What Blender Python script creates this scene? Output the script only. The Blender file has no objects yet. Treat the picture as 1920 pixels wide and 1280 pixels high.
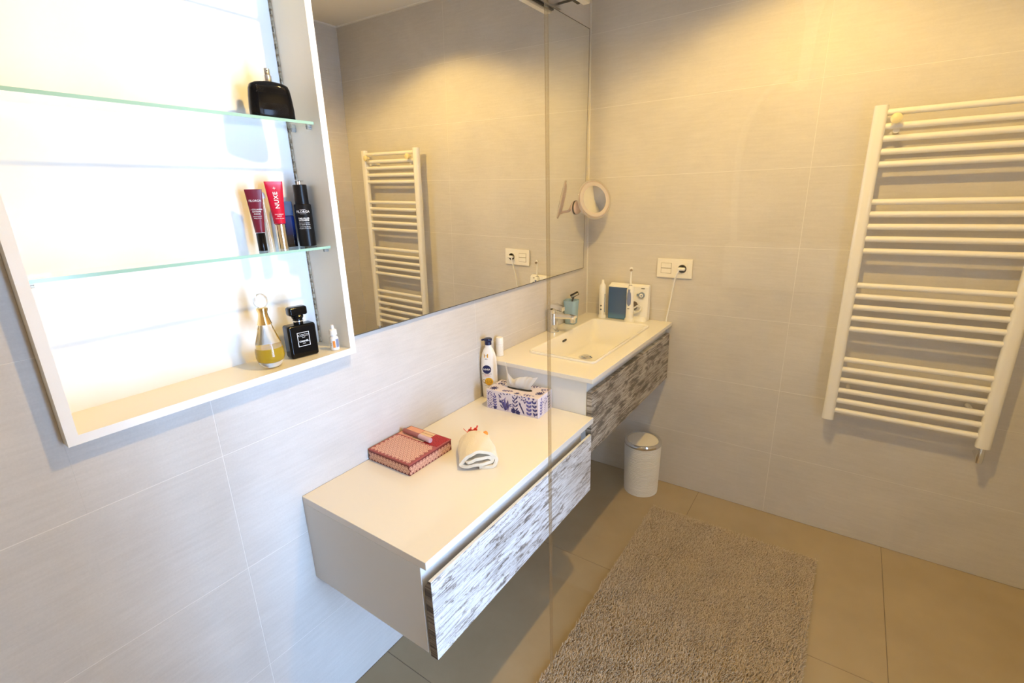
import bpy, bmesh, math, random
from mathutils import Vector, Matrix
import numpy as np

SC = bpy.context.scene
COL = SC.collection
R = math.radians
PI = math.pi

# ------------------------------------------------------------------ camera
W, D, H = 1.7886, 1.5984, 2.4087          # room: x 0..W, y YB..D, z 0..H
YB = -1.25
cy_, cp_, cr_ = 0.6126, -0.2925, -0.0313   # yaw, pitch, roll
F_PX = 903.2
fw = Vector((-math.sin(cy_) * math.cos(cp_), math.cos(cy_) * math.cos(cp_), math.sin(cp_)))
rt = Vector((math.cos(cy_), math.sin(cy_), 0))
up = rt.cross(fw)
rt2 = rt * math.cos(cr_) + up * math.sin(cr_)
up2 = up * math.cos(cr_) - rt * math.sin(cr_)
cam_d = bpy.data.cameras.new('camera')
cam_d.sensor_width = 36.0
cam_d.lens = 36.0 * F_PX / 1920.0
cam_d.clip_start = 0.01
cam = bpy.data.objects.new('camera', cam_d)
COL.objects.link(cam)
M = Matrix((rt2, up2, -fw)).transposed().to_4x4()
M.translation = Vector((1.0751, -0.6082, 1.4300))
cam.matrix_world = M
SC.camera = cam

# ------------------------------------------------------------------ world, daylight, exposure
wd = bpy.data.worlds.new('world')
SC.world = wd
wd.use_nodes = True
wd.node_tree.nodes['Background'].inputs[0].default_value = (0.62, 0.74, 1.0, 1)
wd.node_tree.nodes['Background'].inputs[1].default_value = 0.3
SC.view_settings.view_transform = 'Standard'
SC.view_settings.look = 'None'
SC.view_settings.exposure = 0.13
SC.view_settings.gamma = 1.0
SC.view_settings.use_curve_mapping = False
SC.cycles.blur_glossy = 0.25
SC.cycles.max_bounces = 10
SC.cycles.diffuse_bounces = 4
SC.cycles.glossy_bounces = 5
SC.cycles.transparent_max_bounces = 16
SC.cycles.sample_clamp_indirect = 20.0

# tall glazed window in the right-hand wall, beyond the frame: y0, y1, z0, z1
WINS = [(-0.245, 0.165, 0.06, 1.75)]
DAY_W = (94.0,)
DAY_COL = (0.40, 0.62, 1.0)
for k_, w_in in enumerate(WINS):
    dl = bpy.data.lights.new('daylight', 'AREA')
    dl.shape = 'RECTANGLE'
    dl.size = w_in[3] - w_in[2] + 0.1
    dl.size_y = w_in[1] - w_in[0] + 0.1
    dl.energy = DAY_W[k_]
    dl.color = DAY_COL
    dlo = bpy.data.objects.new('daylight', dl)
    COL.objects.link(dlo)
    dlo.location = (W + 0.62, (w_in[0] + w_in[1]) / 2, (w_in[2] + w_in[3]) / 2)
    dlo.rotation_euler = (0, R(90), 0)      # local -z points to -x

SPOT_W = (14.0, 62.0)
SPOT_COL = (1.0, 0.65, 0.18)

# ------------------------------------------------------------------ helpers
def obj(name, me, mat=None, parent=None, kind=None, loc=None):
    o = bpy.data.objects.new(name, me)
    COL.objects.link(o)
    if mat is not None and me is not None and len(me.materials) == 0:
        me.materials.append(mat)
    if me is not None and me.get('wn'):
        wn = o.modifiers.new('weighted_normal', 'WEIGHTED_NORMAL')
        wn.keep_sharp = True
    if parent is not None:
        o.parent = parent
    if kind:
        o['kind'] = kind
    if loc is not None:
        o.location = loc
    return o

def thing(name, label, cat, loc=(0, 0, 0), rz=0.0, group=None):
    o = bpy.data.objects.new(name, None)
    o.empty_display_size = 0.02
    COL.objects.link(o)
    o.location = loc
    o.rotation_euler = (0, 0, rz)
    return tag(o, label, cat, group)

def tag(o, label, cat, group=None):
    o['label'] = label
    o['category'] = cat
    if group:
        o['group'] = group
    return o

def fin(bm, name='m', smooth=None):
    bmesh.ops.recalc_face_normals(bm, faces=bm.faces)
    me = bpy.data.meshes.new(name)
    bm.to_mesh(me)
    bm.free()
    if smooth is not None:
        sm(me, smooth)
    return me

def sm(me, ang=40):
    me.polygons.foreach_set('use_smooth', [True] * len(me.polygons))
    me.set_sharp_from_angle(angle=R(ang))
    return me

def abox(bm, x0, x1, y0, y1, z0, z1, bev=0.0, seg=1):
    vs = [bm.verts.new(p) for p in ((x0, y0, z0), (x1, y0, z0), (x1, y1, z0), (x0, y1, z0),
                                    (x0, y0, z1), (x1, y0, z1), (x1, y1, z1), (x0, y1, z1))]
    fs = [bm.faces.new([vs[i] for i in f]) for f in ((3, 2, 1, 0), (4, 5, 6, 7), (0, 1, 5, 4),
                                                     (1, 2, 6, 5), (2, 3, 7, 6), (3, 0, 4, 7))]
    if bev > 0:
        es = list({e for f in fs for e in f.edges})
        bmesh.ops.bevel(bm, geom=es, offset=bev, segments=seg, profile=0.5, affect='EDGES')

def box(x0, x1, y0, y1, z0, z1, bev=0.0, seg=1):
    bm = bmesh.new()
    abox(bm, x0, x1, y0, y1, z0, z1, bev, seg)
    me = fin(bm, smooth=50 if (bev and seg > 1) else None)
    if bev and seg > 1:
        me['wn'] = 1
    return me

def boxes(lst):
    bm = bmesh.new()
    for b in lst:
        abox(bm, *b)
    return fin(bm)

def aloft(bm, rings, cap0=True, cap1=True, closed=True):
    rs = [[bm.verts.new(p) for p in r] for r in rings]
    n = len(rs[0])
    for a, b in zip(rs[:-1], rs[1:]):
        for i in range(n if closed else n - 1):
            j = (i + 1) % n
            bm.faces.new((a[i], a[j], b[j], b[i]))
    if cap0:
        bm.faces.new(list(reversed(rs[0])))
    if cap1:
        bm.faces.new(rs[-1])

def loft(rings, cap0=True, cap1=True, ang=45, closed=True):
    bm = bmesh.new()
    aloft(bm, rings, cap0, cap1, closed)
    return fin(bm, smooth=ang)

def circ(r, z, n=32, cx=0.0, cy=0.0, ry=None):
    ry = r if ry is None else ry
    return [(cx + r * math.cos(2 * PI * i / n), cy + ry * math.sin(2 * PI * i / n), z) for i in range(n)]

def lathe(prof, n=32, ang=40, cap0=True, cap1=True, cx=0.0, cy=0.0):
    return loft([circ(max(r, 1e-4), z, n, cx, cy) for r, z in prof], cap0, cap1, ang)

def rrect(w, d, r, z, k=5, cx=0.0, cy=0.0):
    r = min(r, w / 2 - 1e-5, d / 2 - 1e-5)
    out = []
    for sx, sy, a0 in ((1, 1, 0), (-1, 1, 90), (-1, -1, 180), (1, -1, 270)):
        for i in range(k + 1):
            a = R(a0 + 90 * i / k)
            out.append((cx + sx * (w / 2 - r) + r * math.cos(a), cy + sy * (d / 2 - r) + r * math.sin(a), z))
    return out

def selli(a, b, z, p=2.6, n=40, cx=0.0, cy=0.0):
    out = []
    for i in range(n):
        t = 2 * PI * i / n
        c, s = math.cos(t), math.sin(t)
        out.append((cx + a * math.copysign(abs(c) ** (2 / p), c), cy + b * math.copysign(abs(s) ** (2 / p), s), z))
    return out

def atube(bm, pts, rad, n=10, caps=True):
    pts = [Vector(p) for p in pts]
    rads = rad if isinstance(rad, (list, tuple)) else [rad] * len(pts)
    rings = []
    ref = None
    for i, p in enumerate(pts):
        t = (pts[min(i + 1, len(pts) - 1)] - pts[max(i - 1, 0)]).normalized()
        if ref is None:
            ref = t.orthogonal().normalized()
        ref = (ref - t * ref.dot(t))
        ref = ref.normalized() if ref.length > 1e-6 else t.orthogonal().normalized()
        b = t.cross(ref)
        rings.append([tuple(p + (ref * math.cos(2 * PI * k / n) + b * math.sin(2 * PI * k / n)) * rads[i]) for k in range(n)])
    aloft(bm, rings, caps, caps)

def tube(pts, rad, n=10, caps=True):
    bm = bmesh.new()
    atube(bm, pts, rad, n, caps)
    return fin(bm, smooth=50)

def spline(ctrl, n=12):
    P = [Vector(c) for c in ctrl]
    P = [2 * P[0] - P[1]] + P + [2 * P[-1] - P[-2]]
    out = []
    for i in range(1, len(P) - 2):
        for k in range(n):
            t = k / n
            a, b, c, d = P[i - 1], P[i], P[i + 1], P[i + 2]
            out.append(0.5 * ((2 * b) + (c - a) * t + (2 * a - 5 * b + 4 * c - d) * t * t + (3 * b - a - 3 * c + d) * t ** 3))
    out.append(P[-2])
    return out

def polys(lst):
    """flat polygons, each a list of 3D points"""
    vs, fs = [], []
    for p in lst:
        fs.append(list(range(len(vs), len(vs) + len(p))))
        vs += [tuple(q) for q in p]
    me = bpy.data.meshes.new('m')
    me.from_pydata(vs, [], fs)
    me.update()
    return me

def text_me(body, size, o, right, upv, bend=None, align='CENTER', bold=0.0, space=1.0):
    """lettering as a mesh on the plane (o, right, upv); bend=(R) wraps it round the z axis at radius R"""
    cu = bpy.data.curves.new('t', 'FONT')
    cu.body = body
    cu.size = size
    cu.align_x = align
    cu.align_y = 'CENTER'
    cu.offset = bold
    cu.space_character = space
    cu.resolution_u = 2
    cu.fill_mode = 'FRONT'
    ob = bpy.data.objects.new('t', cu)
    COL.objects.link(ob)
    dg = bpy.context.evaluated_depsgraph_get()
    me = bpy.data.meshes.new_from_object(ob.evaluated_get(dg))
    bpy.data.objects.remove(ob)
    bpy.data.curves.remove(cu)
    o, right, upv = Vector(o), Vector(right).normalized(), Vector(upv).normalized()
    for v in me.vertices:
        u, w = v.co.x, v.co.y
        if bend:
            rad, a0 = bend
            a = a0 + (u * right.x + w * upv.x) / rad
            v.co = (rad * math.cos(a), rad * math.sin(a), o.z + u * right.z + w * upv.z)
        else:
            v.co = o + right * u + upv * w
    me.materials.clear()
    return me

# ------------------------------------------------------------------ materials
MATS = {}
def nt(m):
    return m.node_tree.nodes, m.node_tree.links

def pm(name, col, rough=0.5, metal=0.0, trans=0.0, ior=1.45, coat=0.0, sss=0.0, emit=None, es=0.0, spec=0.5, sheen=0.0):
    if name in MATS:
        return MATS[name]
    m = bpy.data.materials.new(name)
    m.use_nodes = True
    b = m.node_tree.nodes['Principled BSDF']
    b.inputs['Base Color'].default_value = (*col, 1)
    b.inputs['Roughness'].default_value = rough
    b.inputs['Metallic'].default_value = metal
    b.inputs['IOR'].default_value = ior
    b.inputs['Transmission Weight'].default_value = trans
    b.inputs['Coat Weight'].default_value = coat
    b.inputs['Coat Roughness'].default_value = 0.05
    b.inputs['Specular IOR Level'].default_value = spec
    b.inputs['Sheen Weight'].default_value = sheen
    if sss:
        b.inputs['Subsurface Weight'].default_value = sss
        b.inputs['Subsurface Radius'].default_value = (0.01, 0.008, 0.006)
        b.inputs['Subsurface Scale'].default_value = 0.3
    if emit:
        b.inputs['Emission Color'].default_value = (*emit, 1)
        b.inputs['Emission Strength'].default_value = es
    MATS[name] = m
    return m

def node(m, t, **kw):
    n = m.node_tree.nodes.new(t)
    for k, v in kw.items():
        setattr(n, k, v)
    return n

def coords(m, scale=(1, 1, 1), kind='Object', rot=(0, 0, 0), loc=(0, 0, 0)):
    tc = node(m, 'ShaderNodeTexCoord')
    mp = node(m, 'ShaderNodeMapping')
    mp.inputs['Scale'].default_value = scale
    mp.inputs['Rotation'].default_value = rot
    mp.inputs['Location'].default_value = loc
    m.node_tree.links.new(tc.outputs[kind], mp.inputs['Vector'])
    return mp.outputs['Vector']

def noise(m, vec, scale, detail=4, rough=0.55, dist=0.0):
    n = node(m, 'ShaderNodeTexNoise')
    n.inputs['Scale'].default_value = scale
    n.inputs['Detail'].default_value = detail
    n.inputs['Roughness'].default_value = rough
    n.inputs['Distortion'].default_value = dist
    m.node_tree.links.new(vec, n.inputs['Vector'])
    return n.outputs['Fac']

def ramp(m, fac, stops):
    n = node(m, 'ShaderNodeValToRGB')
    el = n.color_ramp.elements
    while len(el) < len(stops):
        el.new(0.5)
    for e, (p, c) in zip(el, stops):
        e.position = p
        e.color = (*c, 1) if len(c) == 3 else c
    m.node_tree.links.new(fac, n.inputs['Fac'])
    return n.outputs['Color']

def mix(m, fac, a, b, mode='MIX'):
    n = node(m, 'ShaderNodeMix', data_type='RGBA', blend_type=mode)
    L = m.node_tree.links
    for sock, v in ((n.inputs[0], fac), (n.inputs[6], a), (n.inputs[7], b)):
        if hasattr(v, 'is_output'):
            L.new(v, sock)
        else:
            sock.default_value = v if isinstance(v, float) else (*v, 1)
    return n.outputs[2]

def bump(m, h, strength=0.2, dist=0.002):
    n = node(m, 'ShaderNodeBump')
    n.inputs['Strength'].default_value = strength
    n.inputs['Distance'].default_value = dist
    m.node_tree.links.new(h, n.inputs['Height'])
    m.node_tree.links.new(n.outputs['Normal'], m.node_tree.nodes['Principled BSDF'].inputs['Normal'])

def setc(m, sock, inp='Base Color'):
    m.node_tree.links.new(sock, m.node_tree.nodes['Principled BSDF'].inputs[inp])

def tile_mat(name, base, streak):
    """large-format porcelain with a faint cloudy, cross-hatched linen relief; streak = axis the brushing follows"""
    m = pm(name, base, 0.42, spec=0.4)
    s1 = [28, 28, 28]
    s1[streak] = 2.2
    geo = node(m, 'ShaderNodeNewGeometry')
    mp = node(m, 'ShaderNodeMapping')
    mp.inputs['Scale'].default_value = s1
    m.node_tree.links.new(geo.outputs['Position'], mp.inputs['Vector'])
    a = noise(m, mp.outputs['Vector'], 4.0, 6, 0.65)
    b = noise(m, geo.outputs['Position'], 3.2, 5, 0.6, 0.4)
    f = noise(m, geo.outputs['Position'], 240, 2, 0.6)
    c1 = ramp(m, b, [(0.3, tuple(x * 0.93 for x in base)), (0.7, tuple(min(1, x * 1.05) for x in base))])
    c2 = mix(m, 0.35, c1, ramp(m, a, [(0.35, (0.80, 0.79, 0.77)), (0.65, (1, 1, 1))]), 'MULTIPLY')
    c3 = mix(m, 0.25, c2, ramp(m, f, [(0.3, (0.8, 0.8, 0.8)), (0.7, (1, 1, 1))]), 'MULTIPLY')
    setc(m, c3)
    bump(m, a, 0.12, 0.0015)
    return m

m_tile_x = tile_mat('wall_tile_along_x', (0.65, 0.615, 0.565), 0)
m_tile_y = tile_mat('wall_tile_along_y', (0.65, 0.615, 0.565), 1)
m_grout = pm('grout', (0.77, 0.74, 0.69), 0.9)
m_fgrout = pm('floor_grout', (0.20, 0.15, 0.10), 0.9)
m_ceil = pm('ceiling_paint', (0.86, 0.84, 0.80), 0.9)

m_floor = pm('floor_porcelain', (0.44, 0.36, 0.26), 0.38, spec=0.4)
_g = node(m_floor, 'ShaderNodeNewGeometry')
_n = noise(m_floor, _g.outputs['Position'], 5, 5, 0.6)
setc(m_floor, ramp(m_floor, _n, [(0.3, (0.36, 0.28, 0.165)), (0.7, (0.41, 0.325, 0.20))]))

m_white = pm('white_lacquer', (0.79, 0.765, 0.71), 0.10, coat=0.3)
m_panel = pm('satin_white_board', (0.74, 0.74, 0.71), 0.35)
m_pvc = pm('white_cabinet_board', (0.87, 0.855, 0.80), 0.35)
m_pvc_edge = pm('white_board_edge', (0.90, 0.89, 0.86), 0.4)
m_ceramic = pm('white_ceramic', (0.87, 0.85, 0.81), 0.08, coat=0.4)
m_chrome = pm('chrome', (0.82, 0.82, 0.82), 0.07, 1.0)
m_steel = pm('brushed_steel', (0.62, 0.60, 0.57), 0.28, 1.0)
m_dark = pm('dark_recess', (0.03, 0.028, 0.025), 0.7)
m_black = pm('black_gloss', (0.005, 0.005, 0.006), 0.08, spec=0.28)
m_blackm = pm('black_satin', (0.007, 0.007, 0.008), 0.30, spec=0.35)
m_whitep = pm('white_plastic', (0.86, 0.85, 0.82), 0.3)
m_ink = pm('white_print', (0.88, 0.88, 0.86), 0.5)
m_inkd = pm('dark_print', (0.05, 0.05, 0.06), 0.6)
m_mirror = pm('mirror_silver', (0.90, 0.91, 0.90), 0.0, 1.0)
m_rad = pm('radiator_enamel', (0.84, 0.81, 0.74), 0.25, coat=0.2)

def thin_glass(name, tint, r0=0.045, rough=0.0, gl=(1, 1, 1)):
    m = bpy.data.materials.new(name)
    m.use_nodes = True
    N, L = nt(m)
    N.clear()
    out = N.new('ShaderNodeOutputMaterial')
    tr = N.new('ShaderNodeBsdfTransparent')
    tr.inputs[0].default_value = (*tint, 1)
    g = N.new('ShaderNodeBsdfGlossy')
    g.inputs['Color'].default_value = (*gl, 1)
    g.inputs['Roughness'].default_value = rough
    lw = N.new('ShaderNodeLayerWeight')
    p = N.new('ShaderNodeMath'); p.operation = 'POWER'; p.inputs[1].default_value = 5.0
    a = N.new('ShaderNodeMath'); a.operation = 'MULTIPLY_ADD'
    a.inputs[1].default_value = 1 - r0
    a.inputs[2].default_value = r0
    mx = N.new('ShaderNodeMixShader')
    L.new(lw.outputs['Facing'], p.inputs[0])
    L.new(p.outputs[0], a.inputs[0])
    L.new(a.outputs[0], mx.inputs[0])
    L.new(tr.outputs[0], mx.inputs[1])
    L.new(g.outputs[0], mx.inputs[2])
    L.new(mx.outputs[0], out.inputs[0])
    MATS[name] = m
    return m

m_glass = thin_glass('clear_shower_glass', (0.985, 0.99, 0.985))
m_pane = thin_glass('window_pane_glass', (0.97, 0.98, 0.99))
m_shelfglass = thin_glass('shelf_glass', (0.95, 0.985, 0.965))
m_clear = thin_glass('clear_plastic', (0.93, 0.94, 0.93), 0.06)
m_gedge = thin_glass('pale_glass_edge', (0.80, 0.74, 0.63), 0.22, 0.25)
m_sedge = pm('green_glass_edge', (0.36, 0.60, 0.48), 0.12, spec=0.6)

def wood_mat(name, paint, bare, dark, cover, seed, grain=1.0):
    """white-washed weathered plank laminate, grain along y"""
    m = pm(name, paint, 0.55)
    v1 = coords(m, (2, 2.0, 95), loc=(seed, seed * 1.7, seed))
    v2 = coords(m, (2, 8.0 * grain, 34 * grain), loc=(seed * 2, seed, seed * 3))
    v3 = coords(m, (2, 2.2, 6.0), loc=(seed * 3, seed * 2, seed))
    v4 = coords(m, (2, 9, 300), loc=(seed, seed, seed))
    v5 = coords(m, (2, 60, 60), loc=(seed, seed, seed))
    streak = noise(m, v1, 3.2, 7, 0.72, 0.05)
    patch = noise(m, v2, 2.2, 9, 0.74, 0.25)
    big = noise(m, v3, 1.6, 3, 0.5)
    fine = noise(m, v4, 1.6, 3, 0.6)
    speck = noise(m, v5, 3.0, 4, 0.7)
    mid = tuple((a * 0.62 + b * 0.38) for a, b in zip(paint, bare))
    c = ramp(m, streak, [(0.36 + cover, dark), (0.40 + cover, bare), (0.44 + cover, mid), (0.475 + cover, paint)])
    c2 = ramp(m, patch, [(0.385 + cover, dark), (0.425 + cover, bare), (0.455 + cover, mid), (0.48 + cover, paint)])
    c = mix(m, 0.9, c, c2, 'DARKEN')
    c3 = ramp(m, big, [(0.36 + cover, (0.66, 0.62, 0.57)), (0.52 + cover, (1, 1, 1))])
    c = mix(m, 0.65, c, c3, 'MULTIPLY')
    c4 = ramp(m, fine, [(0.37, (0.30, 0.27, 0.25)), (0.43, (1, 1, 1))])
    c = mix(m, 0.65, c, c4, 'MULTIPLY')
    c5 = ramp(m, speck, [(0.36, (0.62, 0.60, 0.58)), (0.48, (1, 1, 1))])
    c = mix(m, 0.35, c, c5, 'MULTIPLY')
    setc(m, c)
    bump(m, streak, 0.25, 0.0010)
    return m

m_woodA = wood_mat('whitewashed_plank', (0.78, 0.77, 0.765), (0.38, 0.32, 0.26), (0.13, 0.105, 0.085), 0.004, 1.3)
m_woodB = wood_mat('weathered_grey_plank', (0.56, 0.52, 0.46), (0.25, 0.205, 0.155), (0.06, 0.048, 0.035), 0.045, 4.1, 0.5)
m_woodend = wood_mat('plank_end', (0.30, 0.26, 0.21), (0.16, 0.13, 0.10), (0.06, 0.05, 0.04), 0.05, 7.7)

# ------------------------------------------------------------------ room shell
def wall_with_tiles(name, axis, at, inward, u0, u1, z1, joints, mat, holes=(), thick=0.15):
    """axis 0: plane x=at spanned by y,z; axis 1: plane y=at spanned by x,z. inward = +1/-1 direction of the room."""
    G = 0.0015
    def b(a0, a1, uu0, uu1, zz0, zz1):
        lo, hi = min(a0, a1), max(a0, a1)
        return (lo, hi, uu0, uu1, zz0, zz1) if axis == 0 else (uu0, uu1, lo, hi, zz0, zz1)
    back, face = at - inward * thick, at - inward * 0.0004
    rects = [(u0, u1, 0, z1)]
    def cut(rs, h):
        out = []
        for a0, a1, c0, c1 in rs:
            if h is None or h[1] <= a0 or h[0] >= a1 or h[3] <= c0 or h[2] >= c1:
                out.append((a0, a1, c0, c1)); continue
            if h[0] > a0: out.append((a0, h[0], c0, c1))
            if h[1] < a1: out.append((h[1], a1, c0, c1))
            m0, m1 = max(a0, h[0]), min(a1, h[1])
            if h[2] > c0: out.append((m0, m1, c0, h[2]))
            if h[3] < c1: out.append((m0, m1, h[3], c1))
        return out
    def cuts(rs):
        for h_ in holes:
            rs = cut(rs, h_)
        return rs
    w = obj(name, boxes([b(back, face, *r) for r in cuts(rects)]), m_grout, kind='structure')
    us = sorted([u0] + [j for j in joints if u0 < j < u1] + [u1])
    cache = {}
    nrow = int(math.ceil(z1 / 0.3))
    for r in range(nrow):
        for a, c in zip(us[:-1], us[1:]):
            z0_, z1_ = r * 0.3, min((r + 1) * 0.3, z1)
            if z1_ - z0_ < 0.05:
                continue
            pcs = cuts([(a + G / 2, c - G / 2, z0_ + G / 2, z1_ - G / 2)])
            if not pcs:
                continue
            whole = len(pcs) == 1 and abs(pcs[0][1] - pcs[0][0] - (c - a - G)) < 1e-6 and abs(pcs[0][3] - pcs[0][2] - (z1_ - z0_ - G)) < 1e-6
            key = (round(c - a, 4), round(z1_ - z0_, 4)) if whole else None
            org = [0, 0, 0]
            org[1 - axis] = a
            org[2] = z0_
            loc = (0, a, z0_) if axis == 0 else (a, 0, z0_)
            if key in cache:
                me = cache[key]
            else:
                me = boxes([b(at - inward * 0.006, at, p[0] - a, p[1] - a, p[2] - z0_, p[3] - z0_) + (0.0002,) for p in pcs])
                me.materials.append(mat)
                if key:
                    cache[key] = me
            obj('wall_tile', me, None, w, loc=loc)
    return w

CAB = (-0.44, 0.1578, 1.0424, 2.107)       # recessed cabinet y0,y1,z0,z1
wall_with_tiles('wall_left', 0, 0.0, 1, YB, D, H, [D - 0.9 * k for k in range(1, 5)], m_tile_y, (CAB,))
wall_with_tiles('wall_far', 1, D, -1, 0.0, W, H, [0.912], m_tile_x)
wall_with_tiles('wall_right', 0, W, -1, YB, D, H, [D - 0.15 - 0.9 * k for k in range(0, 5)], m_tile_y, WINS, 0.58)  # wall made extra thick to keep direct daylight off the far wall
wall_with_tiles('wall_back', 1, YB, 1, 0.0, W, H, [0.9], m_tile_x)
obj('ceiling', box(-0.15, W + 0.58, YB - 0.15, D + 0.15, H, H + 0.1), m_ceil, kind='structure')
fl = obj('floor', box(-0.15, W + 0.58, YB - 0.15, D + 0.15, -0.12, -0.0015), m_fgrout, kind='structure')
fx = [0.0, 0.626, 1.352, W]
fy = [YB, -0.582, 0.148, 0.880, D]
for i in range(3):
    for j in range(4):
        obj('floor_tile', box(fx[i] + 0.001, fx[i + 1] - 0.001, fy[j] + 0.001, fy[j + 1] - 0.001, -0.01, 0.0, 0.0006), m_floor, fl)

# silicone bead in the far corner and along ceiling
obj('trim_1', box(0.0, 0.005, D - 0.005, D, 0.0, H), m_grout, kind='structure')
obj('trim_2', boxes([(0, W, D - 0.006, D, H - 0.006, H), (W - 0.006, W, YB, D, H - 0.006, H), (0, 0.006, YB, D, H - 0.006, H)]), m_ceil, kind='structure')

# the window (beyond the frame), its reveal deepened to narrow the daylight beam that comes through
for k_, WIN in enumerate(WINS):
    win = obj('window_%d' % (k_ + 1), boxes([(W + 0.48, W + 0.54, WIN[0], WIN[0] + 0.04, WIN[2], WIN[3]), (W + 0.48, W + 0.54, WIN[1] - 0.04, WIN[1], WIN[2], WIN[3]),
              (W + 0.48, W + 0.54, WIN[0] + 0.04, WIN[1] - 0.04, WIN[2], WIN[2] + 0.04), (W + 0.48, W + 0.54, WIN[0] + 0.04, WIN[1] - 0.04, WIN[3] - 0.04, WIN[3])]),
              m_whitep, kind='structure')
    obj('pane', box(W + 0.505, W + 0.511, WIN[0] + 0.04, WIN[1] - 0.04, WIN[2] + 0.04, WIN[3] - 0.04), m_pane, win)
    obj('window_handle', box(W + 0.465, W + 0.48, WIN[1] - 0.030, WIN[1] - 0.012, 1.35, 1.47, 0.003), m_whitep, win)

# ------------------------------------------------------------------ ceiling downlight (the warm lamp)
def downlight(x, y, power, cone, blend, label):
    t = thing('downlight', label, 'lamp', (x, y, H))
    obj('trim_ring', lathe([(0.034, -0.004), (0.044, -0.006), (0.046, -0.002), (0.046, 0.0), (0.034, 0.0)], 40, cap0=False, cap1=False), m_steel, t)
    obj('lens', lathe([(0.001, -0.0015), (0.034, -0.0015), (0.034, -0.0005)], 32, cap0=False, cap1=False),
        pm('lamp_lens', (0.9, 0.85, 0.75), 0.4, emit=SPOT_COL, es=12.0), t)
    sp = bpy.data.lights.new('spot', 'SPOT')
    sp.energy = power
    sp.color = SPOT_COL
    sp.spot_size = R(cone)
    sp.spot_blend = blend
    sp.shadow_soft_size = 0.025
    so = bpy.data.objects.new('spot', sp)
    COL.objects.link(so)
    so.parent = t
    so.location = (0, 0, -0.03)
    return t
downlight(0.86, 1.13, SPOT_W[0], 128, 0.30, 'round recessed ceiling downlight near the far tiled wall')
downlight(0.88, 0.36, SPOT_W[1], 160, 0.30, 'round recessed ceiling downlight above the lower vanity worktop')

# ------------------------------------------------------------------ vanity: low cabinet and its worktop
XF = 0.4408
YA0, YA1 = -0.0434, 0.7527
ZA, TA = 0.7061, 0.0201
ZB = 0.8462
YBv = 0.7600
tag(obj('vanity_worktop', box(0.001, XF, YA0, YA1 + 0.006, ZA - TA, ZA, 0.0012, 2), m_white),
    'glossy cream white worktop slab of the lower vanity cabinet', 'worktop')
ca = thing('vanity_cabinet', 'low wall-hung white cabinet with whitewashed plank drawer, nearest the camera', 'cabinet', (0.0, YA0, 0.4532))
hA = ZA - TA - 0.4532
wA = 0.765
obj('side_panel', box(0.001, 0.423, 0.0, 0.018, 0, hA, 0.0006), m_panel, ca)
obj('side_panel', box(0.001, 0.405, wA - 0.018, wA, 0, hA, 0.0006), m_panel, ca)
obj('bottom_board', box(0.001, 0.423, 0.018, wA - 0.018, 0.0, 0.018), m_panel, ca)
obj('back_board', box(0.001, 0.009, 0.018, wA - 0.018, 0.018, hA), m_panel, ca)
obj('top_rail', box(0.405, 0.4225, 0.018, wA - 0.018, hA - 0.060, hA), m_panel, ca)
da_prof = [(0.431, -0.002), (0.4515, -0.002), (0.4515, 0.2085), (0.4440, 0.2085), (0.431, 0.188)]   # finger-grip bevel along the top
da = obj('drawer_front', loft([[(x, y, z) for x, z in da_prof] for y in (0.0, wA)], True, True, 20), m_woodA, ca)
obj('drawer_box', box(0.03, 0.431, 0.03, wA - 0.03, 0.025, 0.14), m_panel, ca)
obj('edge_band', loft([[(x, y, z) for x, z in da_prof] for y in (-0.0008, -0.0001)], True, True, 20), m_woodend, da)
obj('top_edge_band', box(0.4440, 0.4512, 0.001, wA - 0.001, 0.2086, 0.2092), m_panel, da)

# ------------------------------------------------------------------ vanity: sink cabinet, counter, basin
cb = thing('sink_cabinet', 'wall-hung white sink cabinet with weathered grey brown plank drawer in the corner', 'cabinet', (0.0, YBv, 0.572))
wB = D - 0.002 - YBv
hB = ZB - 0.0165 - 0.572
obj('side_panel', box(0.001, 0.4134, 0.0, 0.018, 0, hB, 0.0006), m_panel, cb)
obj('side_panel', box(0.001, 0.4134, wB - 0.018, wB, 0, hB, 0.0006), m_panel, cb)
obj('bottom_board', box(0.001, 0.4134, 0.018, wB - 0.018, 0, 0.018), m_panel, cb)
obj('front_rail', box(0.395, 0.4134, 0.018, wB - 0.018, hB - 0.06, hB), m_panel, cb)
obj('drawer_front', box(0.4150, 0.4340, -0.002, wB - 0.004, -0.002, 0.221, 0.0008), m_woodB, cb)

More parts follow.
